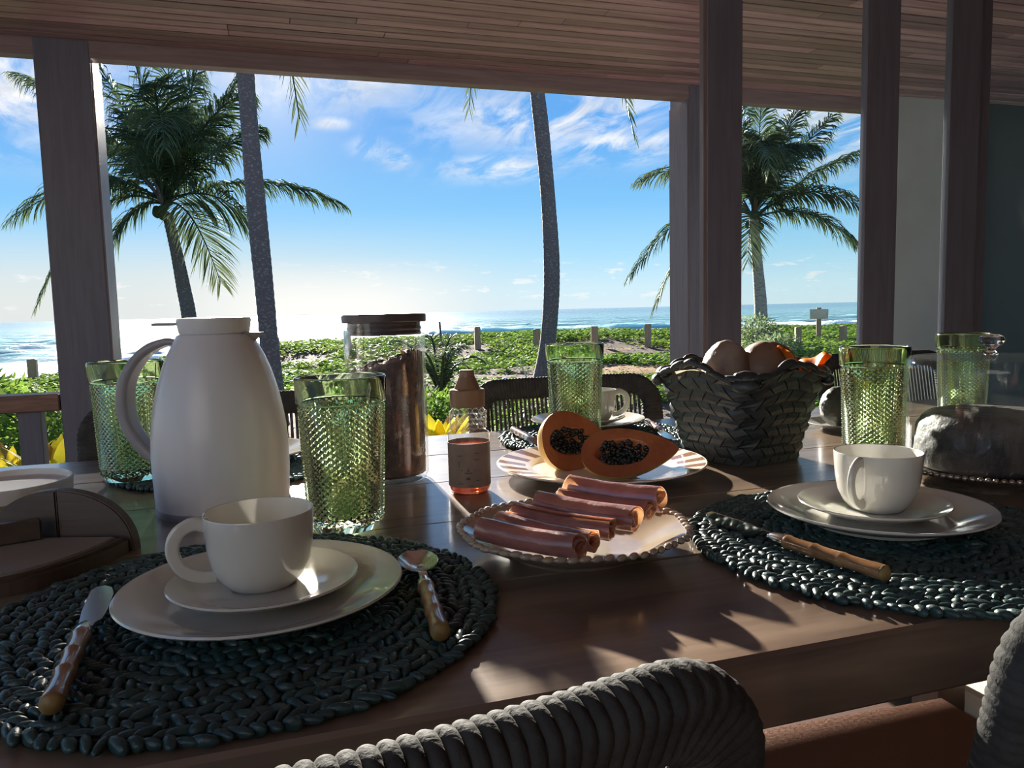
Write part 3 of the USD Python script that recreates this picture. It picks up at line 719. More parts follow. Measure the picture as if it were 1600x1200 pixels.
def make_chair(label, cat_group, loc, rz):
    t = thing('dining_chair', label, 'chair', loc, rz, cat_group)
    yz = lambda z: (.812 - z) * .20
    R, hw, zt, k = .046, .205, .811, []
    for z in np.linspace(.40, zt - R, 40): k.append((-hw, z))
    for a in np.linspace(180, 90, 10): k.append((-hw + R + R * math.cos(math.radians(a)), zt - R + R * math.sin(math.radians(a))))
    for x in np.linspace(-hw + R, hw - R, 50)[1:-1]: k.append((x, zt))
    for a in np.linspace(90, 0, 10): k.append((hw - R + R * math.cos(math.radians(a)), zt - R + R * math.sin(math.radians(a))))
    for z in np.linspace(zt - R, .40, 40): k.append((hw, z))
    k = np.array(k); s = np.r_[0, np.cumsum(np.linalg.norm(np.diff(k, axis=0), axis=1))]
    g = np.linspace(0, s[-1], int(s[-1] / .0075 * 6)); x = np.interp(g, s, k[:, 0]); z = np.interp(g, s, k[:, 1])
    path = np.stack([x, yz(z) + .020 * (1 - (x / hw) ** 2) * -1, z], 1)
    sc = .93 + .10 * np.sqrt(np.abs(np.sin(g / .0075 * math.pi)))
    part('back_frame', sweep(path, rrect(.030, .046, .012, 4), sc), M['cord'], t, 50, label='wrapped in round cord')
    n = 36
    for i in range(n):
        x = -hw + .030 + (2 * hw - .060) * i / (n - 1); yo = -.020 * (1 - (x / hw) ** 2)
        part('slat', tube([(x, yz(.495) + yo, .495), (x, yz(.64) + yo, .64), (x, yz(.797) + yo, .797)], .0031, 6), M['slat'], t, True)
    part('cross_rail', sweep([(x, yz(.495) - .020 * (1 - (x / hw) ** 2), .495) for x in np.linspace(-hw, hw, 16)], rrect(.026, .022, .006, 3)), M['cord'], t, 50)
    part('seat', box(-.178, .178, .085, .462, .405, .445, .008), M['slat'], t, False)
    part('cushion', box(-.168, .168, .10, .456, .4455, .478, .014), M['cushion'], t, False, label='rust brown seat cushion')
    for x in (-hw, hw):
        part('leg', tube([(x * .94, .088, .42), (x * .97, .06, .0)], [.017, .013], 10), M['slat'], t, True)
        part('leg', tube([(x * .82, .44, .41), (x * .84, .45, .0)], [.017, .013], 10), M['slat'], t, True)
    return t


solo('floor_cushion', box(1.535, 2.25, .85, 1.95, 0, .055, .012), M['cream'], 'cream slab added as sunlit floor beyond the table leg, half hidden by the chair corner', 'cushion')  # slab added to stand for pale sunlit floor beyond the leg
ch = make_chair('rope wrapped chair whose back top crosses the bottom of the picture', 'chairs round the table', (-.004, .286, -.006), 4.8)
dup(ch, (.622, .300, 0), -3, 'rope wrapped chair of which one back corner shows at the lower corner')
dup(ch, (.635, 1.600, 0), 178, 'dark slatted chair standing behind the papaya plate')
dup(ch, (-.115, 1.600, 0), 181, 'dark slatted chair standing behind the vacuum flask')
dup(ch, (1.76, 1.86, 0), 176, 'dark slatted chair standing behind the two tumblers near the covered cake')

# ------------------------------------------------------------------ place settings
MT = TZ + .0085


def make_mat(label, loc, rz):
    t = thing('placemat', label, 'placemat', loc, rz, None)
    part('backing', lathe([(0, 0), (.188, 0), (.190, .002), (.188, .004), (0, .004)], 72), M['mat'], t)
    q = np.random.default_rng(12); base = trimesh.creation.icosphere(1, 1.0); v, f = [], []; n = 0
    for k in range(19):
        r = .0070 + .01035 * k; m = max(4, int(2 * math.pi * r / .0092))
        for i in range(m):
            a = 2 * math.pi * (i + .5 * (k % 2)) / m + q.normal(0, .02 / (k + 1)); th = a + math.pi / 2 + (.66 if k % 2 else -.66) + q.normal(0, .30)
            w = base.vertices * [.0080 * q.uniform(.7, 1.3), .0037 * q.uniform(.8, 1.25), .0034 * q.uniform(.8, 1.45)]
            c, s = math.cos(th), math.sin(th); rr = r + q.normal(0, .0011)
            v.append(np.stack([w[:, 0] * c - w[:, 1] * s + rr * math.cos(a), w[:, 0] * s + w[:, 1] * c + rr * math.sin(a), w[:, 2] + .0046], 1)); f.append(base.faces + n); n += len(base.vertices)
    part('braid', tm(np.vstack(v), np.vstack(f)), M['mat'], t, True, kind='stuff')
    return t


mat0 = make_mat('round braided dark green placemat in the foreground under knife and spoon', (-.025, .628, TZ), 0)
dup(mat0, (.577, .588, TZ), 40, 'round braided placemat half under the plate beside the covered cake')
UsdGeom.Xformable(dup(mat0, (.562, 1.262, TZ), 80, 'round braided placemat on the far side behind the papaya plate')).AddScaleOp().Set(Gf.Vec3f(.9, .9, 1))
UsdGeom.Xformable(dup(mat0, (-.058, 1.272, TZ), 120, 'round braided placemat mostly hidden behind the vacuum flask')).AddScaleOp().Set(Gf.Vec3f(.9, .9, 1))

PLATE = [(0, .002), (.070, .002), (.072, 0), (.078, 0), (.080, .003), (.100, .0085), (.1240, .0170), (.1255, .0185), (.1245, .0200), (.1200, .0192), (.100, .0122), (.0840, .0068), (.0780, .0055), (0, .0055)]
SAUCER = [(0, .002), (.040, .002), (.042, 0), (.046, 0), (.048, .002), (.064, .0068), (.0810, .0135), (.0825, .0150), (.0815, .0162), (.078, .0152), (.062, .0098), (.052, .0062), (.0290, .0058), (.0275, .0048), (0, .0048)]
CUP = [(0, .0022), (.024, .0022), (.0255, 0), (.0285, 0), (.0305, .002), (.0370, .0085), (.0430, .0200), (.0460, .0350), (.0474, .0500), (.0480, .0600), (.0474, .0612), (.0464, .0606), (.0455, .0500), (.0440, .0355), (.0408, .0212), (.0345, .0110), (.024, .0068), (0, .0060)]


PLATE = [(r * .865, z * .95) for r, z in PLATE]
SAUCER = [(r * .895, z * .95) for r, z in SAUCER]
CUP = [(r * .90, z) for r, z in CUP]


def fine(p, n=90): return np.vstack([p[0], *[np.linspace(a, b, 3)[1:] for a, b in zip(np.array(p)[:-1], np.array(p)[1:])]])


def make_plate(label, loc): return solo_at('dinner_plate', lathe(PLATE, 96), M['porcelain'], label, 'plate', loc, 'dinner plates')


def solo_at(name, mesh, mat, label, cat, loc, group=None, smooth=40, rz=0):
    """A thing of one mesh whose own axes stand at its base."""
    p = part(name, mesh, mat, None, smooth); x = UsdGeom.Xformable(p); x.AddTranslateOp().Set(Gf.Vec3d(*map(float, loc)))
    if rz: x.AddRotateZOp().Set(float(rz))
    return tag(p, label, cat, group)


def make_cup(label, loc, rz):
    t = thing('coffee_cup', label, 'cup', loc, rz, 'coffee cups')
    part('bowl', lathe(CUP, 80), M['porcelain'], t, 50)
    h = spline([(.0402, 0, .0535), (.0500, 0, .0560), (.0615, 0, .0495), (.0655, 0, .0360), (.0595, 0, .0210), (.0470, 0, .0130), (.0350, 0, .0112)], 44)
    part('handle', sweep(h, rrect(.0052, .0100, .0024, 4), np.linspace(1.15, .95, 44)), M['porcelain'], t, 50)
    return t


sets = [((-.013, .643), 188, 'in front of the vacuum flask', (-.012, .624)), ((.602, .640), 206, 'beside the covered cake', (.592, .628)), ((.594, 1.353), -12, 'on the far side behind the papaya', (.577, 1.346))]
cup0 = None
for (cx, cy), ang, where, (px_, py_) in sets:
    make_plate(f'cream dinner plate {where}, under a saucer', (px_, py_, MT))
    solo_at('saucer', lathe(SAUCER, 80), M['porcelain'], f'cream saucer {where}, carrying a coffee cup', 'saucer', (px_ + .001, py_ + .008, MT + .0054), 'saucers')
    if cup0 is None: cup0 = make_cup(f'cream coffee cup {where}', (cx, cy, MT + .0102), ang)
    else: dup(cup0, (cx, cy, MT + .0102), ang, f'cream coffee cup {where}')
make_plate('cream dinner plate almost hidden behind the vacuum flask', (-.048, 1.275, MT))


def handle_parts(t, L, r):
    """A jointed cane handle lying along +x from its end at the origin."""
    prof = [(0, 0), (r * 1.02, 0), (r * 1.08, .0015), (r * 1.06, .010)]
    n = 3
    for i in range(n):
        a = .012 + (L - .030) * i / n; b = .012 + (L - .030) * (i + 1) / n
        prof += [(r * 1.0, a + .002), (r * .95, (a + b) / 2), (r * .97, b - .006), (r * 1.09, b - .0025), (r * 1.05, b)]
    prof += [(r * .86, L - .014), (0, L - .014)]
    k = lathe(prof, 20); k = turned(k, ry=90); part('handle', k, M['bamboo'], t, 50, label='jointed cane handle')
    part('end_cap', turned(ball(1.0, (0, 0, 0), 2, (r * 1.07, r * 1.07, .004)), ry=90), M['bambooend'], t, True)
    f = lathe([(0, L - .016), (r * 1.0, L - .016), (r * 1.02, L - .012), (r * .8, L - .002), (r * .55, L + .004), (0, L + .005)], 20)
    part('ferrule', turned(f, ry=90), M['steel'], t, 50, label='bright metal ferrule')


def make_knife(label, loc, rz, edge=False):
    t = thing('knife', label, 'knife', loc, rz, 'cane handled knives')
    handle_parts(t, .118, .0064)
    o = [(.112, -.0045), (.122, -.0060), (.128, -.0095), (.150, -.0110), (.185, -.0108), (.200, -.0080), (.207, -.002), (.206, .004), (.198, .0075), (.150, .0070), (.122, .0048), (.112, .0040)]
    b = prism(o, -.0009, .0009, .0004)
    if edge: b = turned(b, rx=78)
    part('blade', b, M['steel'], t, False)
    return t


def make_spoon(label, loc, rz):
    t = thing('spoon', label, 'spoon', loc, rz, 'cane handled spoons')
    handle_parts(t, .105, .0066)
    U, W = np.meshgrid(np.linspace(0, 1, 26), np.linspace(-1, 1, 17), indexing='ij')
    hw = np.where(U < .22, .0035 + .0 * U, .0165 * np.sqrt(np.clip(1 - ((U - .62) / .40) ** 2, 0, 1)) + .0008); hw = np.maximum(hw, np.where(U < .45, .0035, .0006))
    x = .098 + .082 * U; dep = np.where(U > .22, -.0085 * np.clip(1 - ((U - .62) / .40) ** 2, 0, 1) * (1 - W ** 2), 0); z = .004 * np.sin(U * 3.1) * (1 - U) + dep + .003
    top = np.stack([x, hw * W, z], -1).reshape(-1, 3); n, m = U.shape; i = np.arange(n - 1)[:, None] * m + np.arange(m - 1)[None]
    F = np.stack([i, i + m, i + m + 1, i + 1], -1).reshape(-1, 4); a = quads(top, F); b = quads(top - [0, 0, .0012], F[:, ::-1])
    part('bowl', [a, b], M['steel'], t, True, label='shiny oval bowl')
    return t


KZ = MT + .0068
kn = make_knife('short butter knife with a jointed cane handle on the foreground placemat', (-.129, .487, KZ), 93)
make_knife('knife lying edge-up beside the plate next to the ham', (.468, .488, KZ), 100.5, True)
dup(kn, (.690, 1.318, KZ), 254, 'knife on the far placemat beside the bread basket')
sp = make_spoon('spoon with a jointed cane handle on the foreground placemat', (.104, .505, KZ), 85)
dup(sp, (.424, 1.335, KZ), 268, 'spoon on the far placemat beside the syrup bottle')

# ------------------------------------------------------------------ tumblers
def make_tumbler(label, loc, rz):
    t = thing('tumbler', label, 'tumbler', loc, rz, 'green diamond cut tumblers')
    N, rows, z0, z1, H = 30, 19, .006, .138, .168
    rad = lambda z: .0395 + .0068 * (z / .168)
    v, f = [], []
    dz = (z1 - z0) / rows

    def pt(i, j, out=0.0):
        """Lattice corner: half steps of angle i and half steps of height j."""
        a = math.pi * i / N; z = z0 + dz * j / 2; r = rad(z) + out; return (r * math.cos(a), r * math.sin(a), z)
    idx = {}

    def vid(i, j, out=0.0):
        key = (i % (2 * N), j, out > 0)
        if key not in idx: idx[key] = len(v); v.append(pt(*key[:2], out))
        return idx[key]
    for j in range(0, 2 * rows + 1):
        for i in range(j % 2, 2 * N, 2):            # a diamond centred at (i, j)
            L, R_, top, bot = (i - 1, j), (i + 1, j), (i, j + 1), (i, j - 1)
            if 0 < j < 2 * rows:
                c = vid(i, j, .0030)
                for p, q_ in ((bot, R_), (R_, top), (top, L), (L, bot)): f.append((vid(*p), vid(*q_), c))
            elif j == 0: f.append((vid(*L), vid(*R_), vid(*top)))
            else: f.append((vid(*R_), vid(*L), vid(*bot)))
    ring0 = [vid(i, 0) for i in range(1, 2 * N, 2)] if False else [vid(i, 0) for i in range(-1, 2 * N - 1, 2)]
    ring1 = [vid(i, 2 * rows) for i in range(-1, 2 * N - 1, 2)]
    base = len(v); v.append((0, 0, .0005)); lo = len(v); ang = [math.pi * (2 * k - 1) / N for k in range(N)]
    for a in ang: v.append((.0375 * math.cos(a), .0375 * math.sin(a), .0))
    for k in range(N):
        b = (k + 1) % N; f += [(lo + k, lo + b, ring0[b]), (lo + k, ring0[b], ring0[k]), (base, lo + b, lo + k)]
    prof = [(rad(z1) + .0034, z1 + .0012), (rad(z1) + .0040, z1 + .003), (rad(H) + .0036, H - .002), (rad(H) + .0028, H), (rad(H) + .0012, H), (rad(H) + .0002, H - .002), (rad(z1) - .0008, z1), (rad(.08) - .0022, .08), (rad(.02) - .0028, .018), (.030, .0125), (.0, .0115)]
    prev = ring1
    for r, z in prof[:-1]:
        cur = list(range(len(v), len(v) + N)); v += [(r * math.cos(a), r * math.sin(a), z) for a in ang]
        for k in range(N): b = (k + 1) % N; f += [(prev[k], prev[b], cur[b]), (prev[k], cur[b], cur[k])]
        prev = cur
    c = len(v); v.append((0, 0, prof[-1][1]))
    for k in range(N): f.append((prev[k], prev[(k + 1) % N], c))
    m = tm(v, f); m.fix_normals()
    part('glass', m, M['green'], t, 22)
    return t


tg = make_tumbler('green diamond cut tumbler at the near edge of the foreground placemat, next to the cup', (.075, .860, TZ), 3)
dup(tg, (-.192, 1.205, MT), 10, 'green diamond cut tumbler partly behind the handle of the vacuum flask')
dup(tg, (.498, 1.214, MT), 17, 'green diamond cut tumbler behind the upright papaya half')
dup(tg, (.870, .936, TZ), 5, 'green diamond cut tumbler between the bread basket and the covered cake')
dup(tg, (1.32, 1.185, TZ), 14, 'green diamond cut tumbler seen through and above the clear cake cover')

# ------------------------------------------------------------------ vacuum flask
t = thing('vacuum_flask', 'pale grey vacuum flask with a big curved handle', 'vacuum flask', (-.060, 1.010, TZ), 0)
body = spline([(.0782, .004), (.0795, .03), (.0803, .07), (.0780, .105), (.0705, .147), (.0590, .183), (.0460, .209), (.0425, .2145)], 60)
part('body', lathe(np.vstack([[(0, .0012), (.075, .0)], body, [(.038, .216), (0, .216)]]), 96), M['thermos'], t, 40)
part('base_ring', lathe([(.074, .0), (.0793, .0), (.0799, .005), (.0793, .008), (.075, .008), (.074, .0)], 80), M['thermos_dark'], t)
part('lid', lathe([(0, .2155), (.0400, .2155), (.0410, .2175), (.0432, .2315), (.0424, .2340), (.030, .2355), (0, .236)], 80), M['thermos'], t, 30)
h = [-RH * a + V(0, 0, z) for a, z in [(.044, .206), (.060, .206), (.086, .194), (.1080, .166), (.1150, .135), (.1105, .104), (.096, .078), (.080, .062), (.068, .053)]]
part('handle', sweep(spline(h, 60), rrect(.030, .0120, .005, 4), np.stack([np.interp(np.linspace(0, 1, 60), [0, .5, 1], [.9, 1, .8]), np.interp(np.linspace(0, 1, 60), [0, .2, .5, .8, 1], [.6, .9, 1.25, 1.2, .7])], 1)), M['thermos_dark'], t, 50, label='darker curved carrying handle')
sp_ = tm(np.array([RH * .040 + V(0, 0, .214), RH * .0435 + V(0, 0, .2005), RH * .059 + V(0, 0, .2135), RH * .060 + V(0, 0, .2155), RH * .040 + FH * .014 + V(0, 0, .216), RH * .040 - FH * .014 + V(0, 0, .216)]), [(0, 1, 2)])
part('spout', sp_.convex_hull, M['thermos_dark'], t, False)
part('lever', turned(box(-.073, -.036, -.010, .010, .226, .2295, .001), rz=-17.6), M['thermos_dark'], t, False, label='thin thumb lever of the lid')

# ------------------------------------------------------------------ granola jar
t = thing('storage_jar', 'tall clear glass jar of granola with a flat dark lid', 'jar', (.158, 1.085, TZ), 0)
OUT = [(0, 0), (.046, 0), (.0525, .002), (.0558, .008), (.0562, .02), (.0562, .222)]
INN = [(.0536, .222), (.0536, .018), (.0510, .0095), (.044, .007), (0, .0065)]
part('glass', lathe(OUT + INN, 96), M['clear'], t, 40)
part('lid', lathe([(0, .2225), (.0575, .2225), (.0585, .2240), (.0585, .2320), (.0572, .2336), (0, .2336)], 96), M['lid'], t, 30)
part('lid_plug', lathe([(0, .205), (.0500, .205), (.0518, .207), (.0500, .211), (.0520, .214), (.0500, .218), (.0505, .2223), (0, .2223)], 80), M['lid'], t, 30)
n, mz = 120, 60; a = np.linspace(0, 2 * math.pi, n, endpoint=False); v, f = [], []
R0 = .0522
topz = lambda x, y: .166 + .30 * (x * RH[0] + y * RH[1]) + .020 * (meshkit.fbm(np.stack([x * 60, y * 60, x * 0 + 3], -1), 3, 2) - .5) + .008 * (meshkit.noise(np.stack([x * 260, y * 260, x * 0], -1), 5) - .5)
lev = []
for k in range(mz + 1):
    zz = .0075 + (topz(R0 * np.cos(a), R0 * np.sin(a)) - .0075) * k / mz
    rr = R0 * (.88 if k == 0 else 1) - .0016 * meshkit.noise(np.stack([np.cos(a) * 14, np.sin(a) * 14, zz * 260], -1), 8)
    v.append(np.stack([rr * np.cos(a), rr * np.sin(a), zz], 1))
for k in range(1, 16):
    rr = R0 * (1 - k / 16); v.append(np.stack([rr * np.cos(a), rr * np.sin(a), topz(rr * np.cos(a), rr * np.sin(a))], 1))
rows_ = len(v); v = np.vstack(v + [[[0, 0, float(topz(V(0), V(0))[0])], [0, 0, .0075]]])
for k in range(rows_ - 1):
    A_ = k * n + np.arange(n); B_ = k * n + (np.arange(n) + 1) % n; f += [np.stack([A_, B_, B_ + n], 1), np.stack([A_, B_ + n, A_ + n], 1)]
A_ = (rows_ - 1) * n + np.arange(n); B_ = (rows_ - 1) * n + (np.arange(n) + 1) % n; f.append(np.stack([A_, B_, np.full(n, rows_ * n)], 1))
A_ = np.arange(n); B_ = (A_ + 1) % n; f.append(np.stack([B_, A_, np.full(n, rows_ * n + 1)], 1))
part('granola', tm(v, np.vstack(f)), M['granola'], t, True, label='dark crumbly granola', kind='stuff')
q = np.random.default_rng(4)
for i in range(14):
    x, y = q.uniform(-.034, .034, 2); part('flake', turned(box(-.005, .005, -.0035, .0035, -.001, .001, .0006), q.uniform(0, 180), q.uniform(-35, 35), q.uniform(-35, 35), (x, y, float(topz(V(x), V(y))[0]) + .002)), M['raisin'], t, False)

# ------------------------------------------------------------------ syrup bottle
t = thing('syrup_bottle', 'small clear squeeze bottle with a brown cap and a label darkened for backlight', 'bottle', (.244, .962, TZ), -17.6)
part('shell', lathe([(0, 0), (.0235, 0), (.0262, .002), (.0272, .006), (.0272, .076), (.0262, .0795), (.0232, .0815), (.0226, .0835), (.0234, .087), (.0238, .096), (.0232, .105), (.0210, .1095), (.0180, .1120)], 64), M['petal'], t, 40)
v, f = [], []
for j in range(3):                                                     # raised net on the neck
    for i in range(16):
        a0, zc = 2 * math.pi * (i + .5 * (j % 2)) / 16, .0885 + .0072 * j
        loop = [((.0238 + .0004) * math.cos(a0 + .19 * math.cos(b)), (.0238 + .0004) * math.sin(a0 + .19 * math.cos(b)), zc + .0038 * math.sin(b)) for b in np.linspace(0, 2 * math.pi, 11)]
        f.append(tube(loop, .00042, 4))
part('raised_net', f, M['petal'], t, True, kind='stuff')
part('syrup', lathe([(0, .0015), (.0225, .0015), (.0252, .004), (.0262, .007), (.0262, .063), (0, .063)], 64), M['honey'], t, 40, label='amber syrup')
part('label', lathe([(.0272, .0105), (.0276, .0105), (.0276, .067), (.0272, .067), (.0272, .0105)], 64), M['label'], t, 40)
ink = []
for (x, z, w, h) in [(-.0035, .030, .0022, .0012), (0, .033, .0016, .0042), (.0040, .030, .0020, .0014), (0, .0295, .0052, .0012), (-.0085, .0335, .0012, .0012), (.0085, .0335, .0012, .0012), (0, .0225, .0048, .0030),
                     (-.011, .052, .006, .0010), (.012, .055, .005, .0010), (.011, .047, .007, .0009), (-.012, .041, .0008, .008), (.013, .020, .006, .0008), (-.010, .016, .007, .0008), (.004, .0135, .005, .0008)]:
    a = x / .0277; ink.append(turned(box(-w / 2, w / 2, -.0002, .0002, -h / 2, h / 2), rz=math.degrees(a), at=(.0277 * math.sin(a), -.0277 * math.cos(a), z)))
part('label_print', ink, M['labelink'], t, False)
part('cap', lathe([(0, .1125), (.0225, .1125), (.0228, .1140), (.0228, .1335), (.0218, .1350), (.0172, .1356), (.0165, .137), (.0120, .1480), (.0106, .1510), (0, .1512)], 48), M['caramel'], t, 30)
part('nozzle', lathe([(0, .1508), (.0104, .1508), (.0098, .1530), (.0098, .1585), (.0088, .1597), (0, .1600)], 40), M['caramel'], t, 30)

# ------------------------------------------------------------------ papaya on the striped plate
t = thing('serving_plate', 'large plate with a brown and cream striped rim under the papaya', 'plate', (.449, 1.002, TZ), 8)
part('dish', lathe([(0, .002), (.085, .002), (.088, 0), (.094, 0), (.097, .003), (.110, .0085), (.148, .0150), (.1500, .0168), (.1485, .0182), (.145, .0178), (.110, .0118), (.100, .0068), (.092, .0055), (0, .0055)], 120), M['striped'], t, 40)


def make_papaya(label, loc, X, Nrm, L=.134, R=.046, seed=0):
    Xa = np.asarray(X, float); Xa /= np.linalg.norm(Xa); Z = np.asarray(Nrm, float); Z -= Xa * (Z @ Xa); Z /= np.linalg.norm(Z); Yv = np.cross(Z, Xa); Rm = np.stack([Xa, Yv, Z], 1)
    t = thing('papaya_half', label, 'papaya', loc, 0, 'papaya halves')
    T = .5 - .5 * np.cos(np.linspace(0, math.pi, 48)); rr = R * np.clip(np.sin(math.pi * T ** .72), 0, 1) ** .62 * (1 - .12 * T) ; rr[-1] = .002; rr[0] = 0; x = (T - .45) * L
    G, W = np.meshgrid(np.arange(48), np.linspace(-1, 1, 41), indexing='ij'); y = rr[G] * W; X2 = x[G]
    e = 1 - ((X2 + .004) / .036) ** 2 - (y / .0195) ** 2
    z = -.019 * np.clip(e, 0, 1) ** .7 + .0012 * (meshkit.fbm(np.stack([X2 * 160, y * 160, y * 0 + seed], -1), 3, 4) - .5) * np.clip((1 - np.abs(W)) * 8, 0, 1)
    n, m = G.shape; i = np.arange(n - 1)[:, None] * m + np.arange(m - 1)[None]; F = np.stack([i, i + m, i + m + 1, i + 1], -1).reshape(-1, 4)
    part('flesh', quads(np.stack([X2, y, z], -1).reshape(-1, 3) @ Rm.T, F), M['papaya'], t, True, label='orange cut flesh')
    th = np.linspace(math.pi, 2 * math.pi, 31); G, H = np.meshgrid(np.arange(48), th, indexing='ij')
    S = np.stack([x[G], rr[G] * np.cos(H), rr[G] * np.sin(H) * .98], -1).reshape(-1, 3); m = 31; i = np.arange(47)[:, None] * m + np.arange(m - 1)[None]
    part('skin', quads(S @ Rm.T, np.stack([i, i + 1, i + m + 1, i + m], -1).reshape(-1, 4)), M['papayaskin'], t, True, label='yellow green skin')
    q = np.random.default_rng(seed); ms = []
    while len(ms) < 130:
        a, b = q.uniform(-.034, .030), q.uniform(-.018, .018); e = 1 - ((a + .004) / .036) ** 2 - (b / .0195) ** 2
        if e > .06: ms.append(ball(.0033, Rm @ V(a, b, -.019 * e ** .7 + q.uniform(.001, .006)), 1, (1, 1, 1)))
    part('seeds', ms, M['seed'], t, True, label='glossy black seeds', kind='stuff')
    return t


make_papaya('papaya half standing upright with its cut face to the viewer', (.414, 1.018, TZ + .0455), RH * .80 + FH * .45 + V(0, 0, -.10), -FH * .80 + RH * .45 + V(0, 0, .30), .118, .046, 1)
make_papaya('papaya half lying in front with its seeds turned up', (.456, .938, TZ + .040), RH * .97 - FH * .10 + V(0, 0, .06), V(0, 0, .66) - FH * .75, .132, .040, 2)

# ------------------------------------------------------------------ ham rolls on the beaded plate
HS = .92
t = thing('ham_plate', 'scalloped cream plate with a beaded rim under the ham rolls', 'plate', (.276, .682, TZ), 0)
wav = lambda a: 1 + .016 * np.cos(9 * a) + .020 * np.cos(2 * a + 1.0)


def scallop(v, a):
    k = wav(a)[None, :, None] * np.ones(v.shape); w = np.clip(np.hypot(v[..., 0], v[..., 1]) / .118, 0, 1)[..., None] ** 3; out = v.copy(); s = 1 + (k - 1) * w; out[..., :2] *= s[..., :2]; return out


part('dish', lathe([(r * HS, z * HS) for r, z in [(0, .003), (.060, .003), (.063, 0), (.068, 0), (.071, .004), (.092, .0120), (.1165, .0245), (.1180, .0262), (.1165, .0275), (.092, .0162), (.078, .0085), (.066, .0062), (0, .0062)]], 120, scallop), M['hamplate'], t, 40)
bd = []
for i in range(64):
    a = 2 * math.pi * i / 64; k = float(wav(V(a))[0]); bd.append(turned(ball(1, (0, 0, 0), 1, (.0034, .0062, .0030)), math.degrees(a) + 28, at=(.1172 * HS * k * math.cos(a), .1172 * HS * k * math.sin(a), .0248 + .0006 * (i % 2))))
part('beaded_rim', bd, M['hamplate'], t, True, kind='stuff')
rolls = [((.179, .672, .786), (.243, .587, .786), .0128, 'foremost ham roll on the beaded plate'), ((.205, .697, .785), (.260, .597, .785), .0112, 'second ham roll counted from the front'),
         ((.225, .708, .786), (.286, .617, .786), .0115, 'third ham roll counted from the front'), ((.252, .712, .792), (.312, .620, .792), .0138, 'fourth ham roll counted from the front, the thickest'),
         ((.281, .733, .790), (.345, .655, .788), .0120, 'fifth ham roll, sunk behind the thickest one'), ((.296, .745, .799), (.362, .664, .797), .0142, 'rearmost ham roll, nearest the papaya plate')]
for i, (p, e, r, lab) in enumerate(rolls):
    p, e = V(*p), V(*e); q = np.random.default_rng(60 + i); d = e - p; L = np.linalg.norm(d); d /= L; u = V(0, 0, 1) - d * d[2]; u /= np.linalg.norm(u); w = np.cross(d, u)
    S = np.linspace(0, 1, 90); ang = S * 2.35 * 2 * math.pi + 2.2 + i; ro = r * (.30 + .70 * S); ri = ro - .0016
    nl = 22; T = np.linspace(0, 1, nl); P = []
    for tt in T:
        wob = 1 + .05 * (meshkit.noise(np.stack([np.cos(ang) * 1.5, np.sin(ang) * 1.5, 0 * ang + tt * 7 + i * 3], -1), 3) - .5) * 2; off = .0018 * S * math.sin(3 * tt + i)
        loop = np.r_[np.stack([ro * wob * np.cos(ang), ro * wob * np.sin(ang)], 1), np.stack([ri * wob * np.cos(ang), ri * wob * np.sin(ang)], 1)[::-1]]
        jag = (np.r_[np.sin(ang * 1.3 + i), np.sin(ang * 1.3 + i)[::-1]] * .0022) * (float(tt == 1) - float(tt == 0))
        P.append(d[None] * (tt * L + jag[:, None]) + u[None] * loop[:, :1] + w[None] * loop[:, 1:] - V(0, 0, .002 * math.sin(math.pi * tt)))
    P = np.array(P); m = P.shape[1]; f = []
    for k in range(nl - 1):
        A_ = k * m + np.arange(m); B_ = k * m + (np.arange(m) + 1) % m; f += [np.stack([A_, B_, B_ + m], 1), np.stack([A_, B_ + m, A_ + m], 1)]
    for k, sgn in ((0, 1), (nl - 1, -1)):
        a_ = np.arange(89); o = k * m + a_; o2 = o + 1; i1 = k * m + m - 1 - a_; i2 = i1 - 1; ff = np.vstack([np.stack([o, i1, o2], 1), np.stack([o2, i1, i2], 1)]); f.append(ff if sgn > 0 else ff[:, ::-1])
    mm = tm(P.reshape(-1, 3), np.vstack(f)); mm.fix_normals()
    solo_at('ham_roll', mm, M['ham'], lab, 'ham', p, 'rolled ham slices', 50)

# ------------------------------------------------------------------ bread basket
BH, BR = .128, 14.0
bk = thing('bread_basket', 'dark square basket woven of broad flax strips, full of bread', 'basket', (.692, 1.017, TZ), BR)


def wall(u, v, off=0.0):
    h = .0685 + .0285 * v ** 1.1 + off; c, s = np.cos(u), np.sin(u); k = h / (np.abs(c) ** 5 + np.abs(s) ** 5) ** .2; k = np.minimum(k, h * 1.22)
    return np.stack([k * c, k * s, .003 + BH * v + 0 * u + .010 * v ** 2 * np.cos(4 * u + math.pi) * -1], -1)


NS, DEL = 22, 1.15; du = 2 * math.pi / NS
for sgn in (1, -1):
    for i in range(NS):
        vv = np.linspace(0, 1, 19); u0 = du * i; uc = u0 + sgn * vv * DEL
        cross = (u0 + sgn * 2 * vv * DEL) / du
        off = sgn * .0023 * np.cos(math.pi * cross) * (-1) ** i
        rowsv = []
        for side, th in ((-1, .0011), (1, .0011), (1, -.0011), (-1, -.0011)): rowsv.append(wall(uc + side * du * .455, vv, off + th))
        P = np.stack(rowsv, 1); n = len(vv); f = []
        for k in range(n - 1):
            for c in range(4): f.append((k * 4 + c, (k + 1) * 4 + c, (k + 1) * 4 + (c + 1) % 4, k * 4 + (c + 1) % 4))
        mm = quads(P.reshape(-1, 3), f); mm.fix_normals() if False else None
        part('strip', mm, M['basket'], bk, False)
uu = np.linspace(0, 2 * math.pi, 120, endpoint=False); v_ = np.linspace(0, .985, 12)
inn = np.concatenate([[wall(uu * 1.0, np.full(120, w), -.0048) for w in v_]]); f = []
for k in range(11):
    A_ = k * 120 + np.arange(120); B_ = k * 120 + (np.arange(120) + 1) % 120; f += [np.stack([A_, B_, B_ + 120], 1), np.stack([A_, B_ + 120, A_ + 120], 1)]
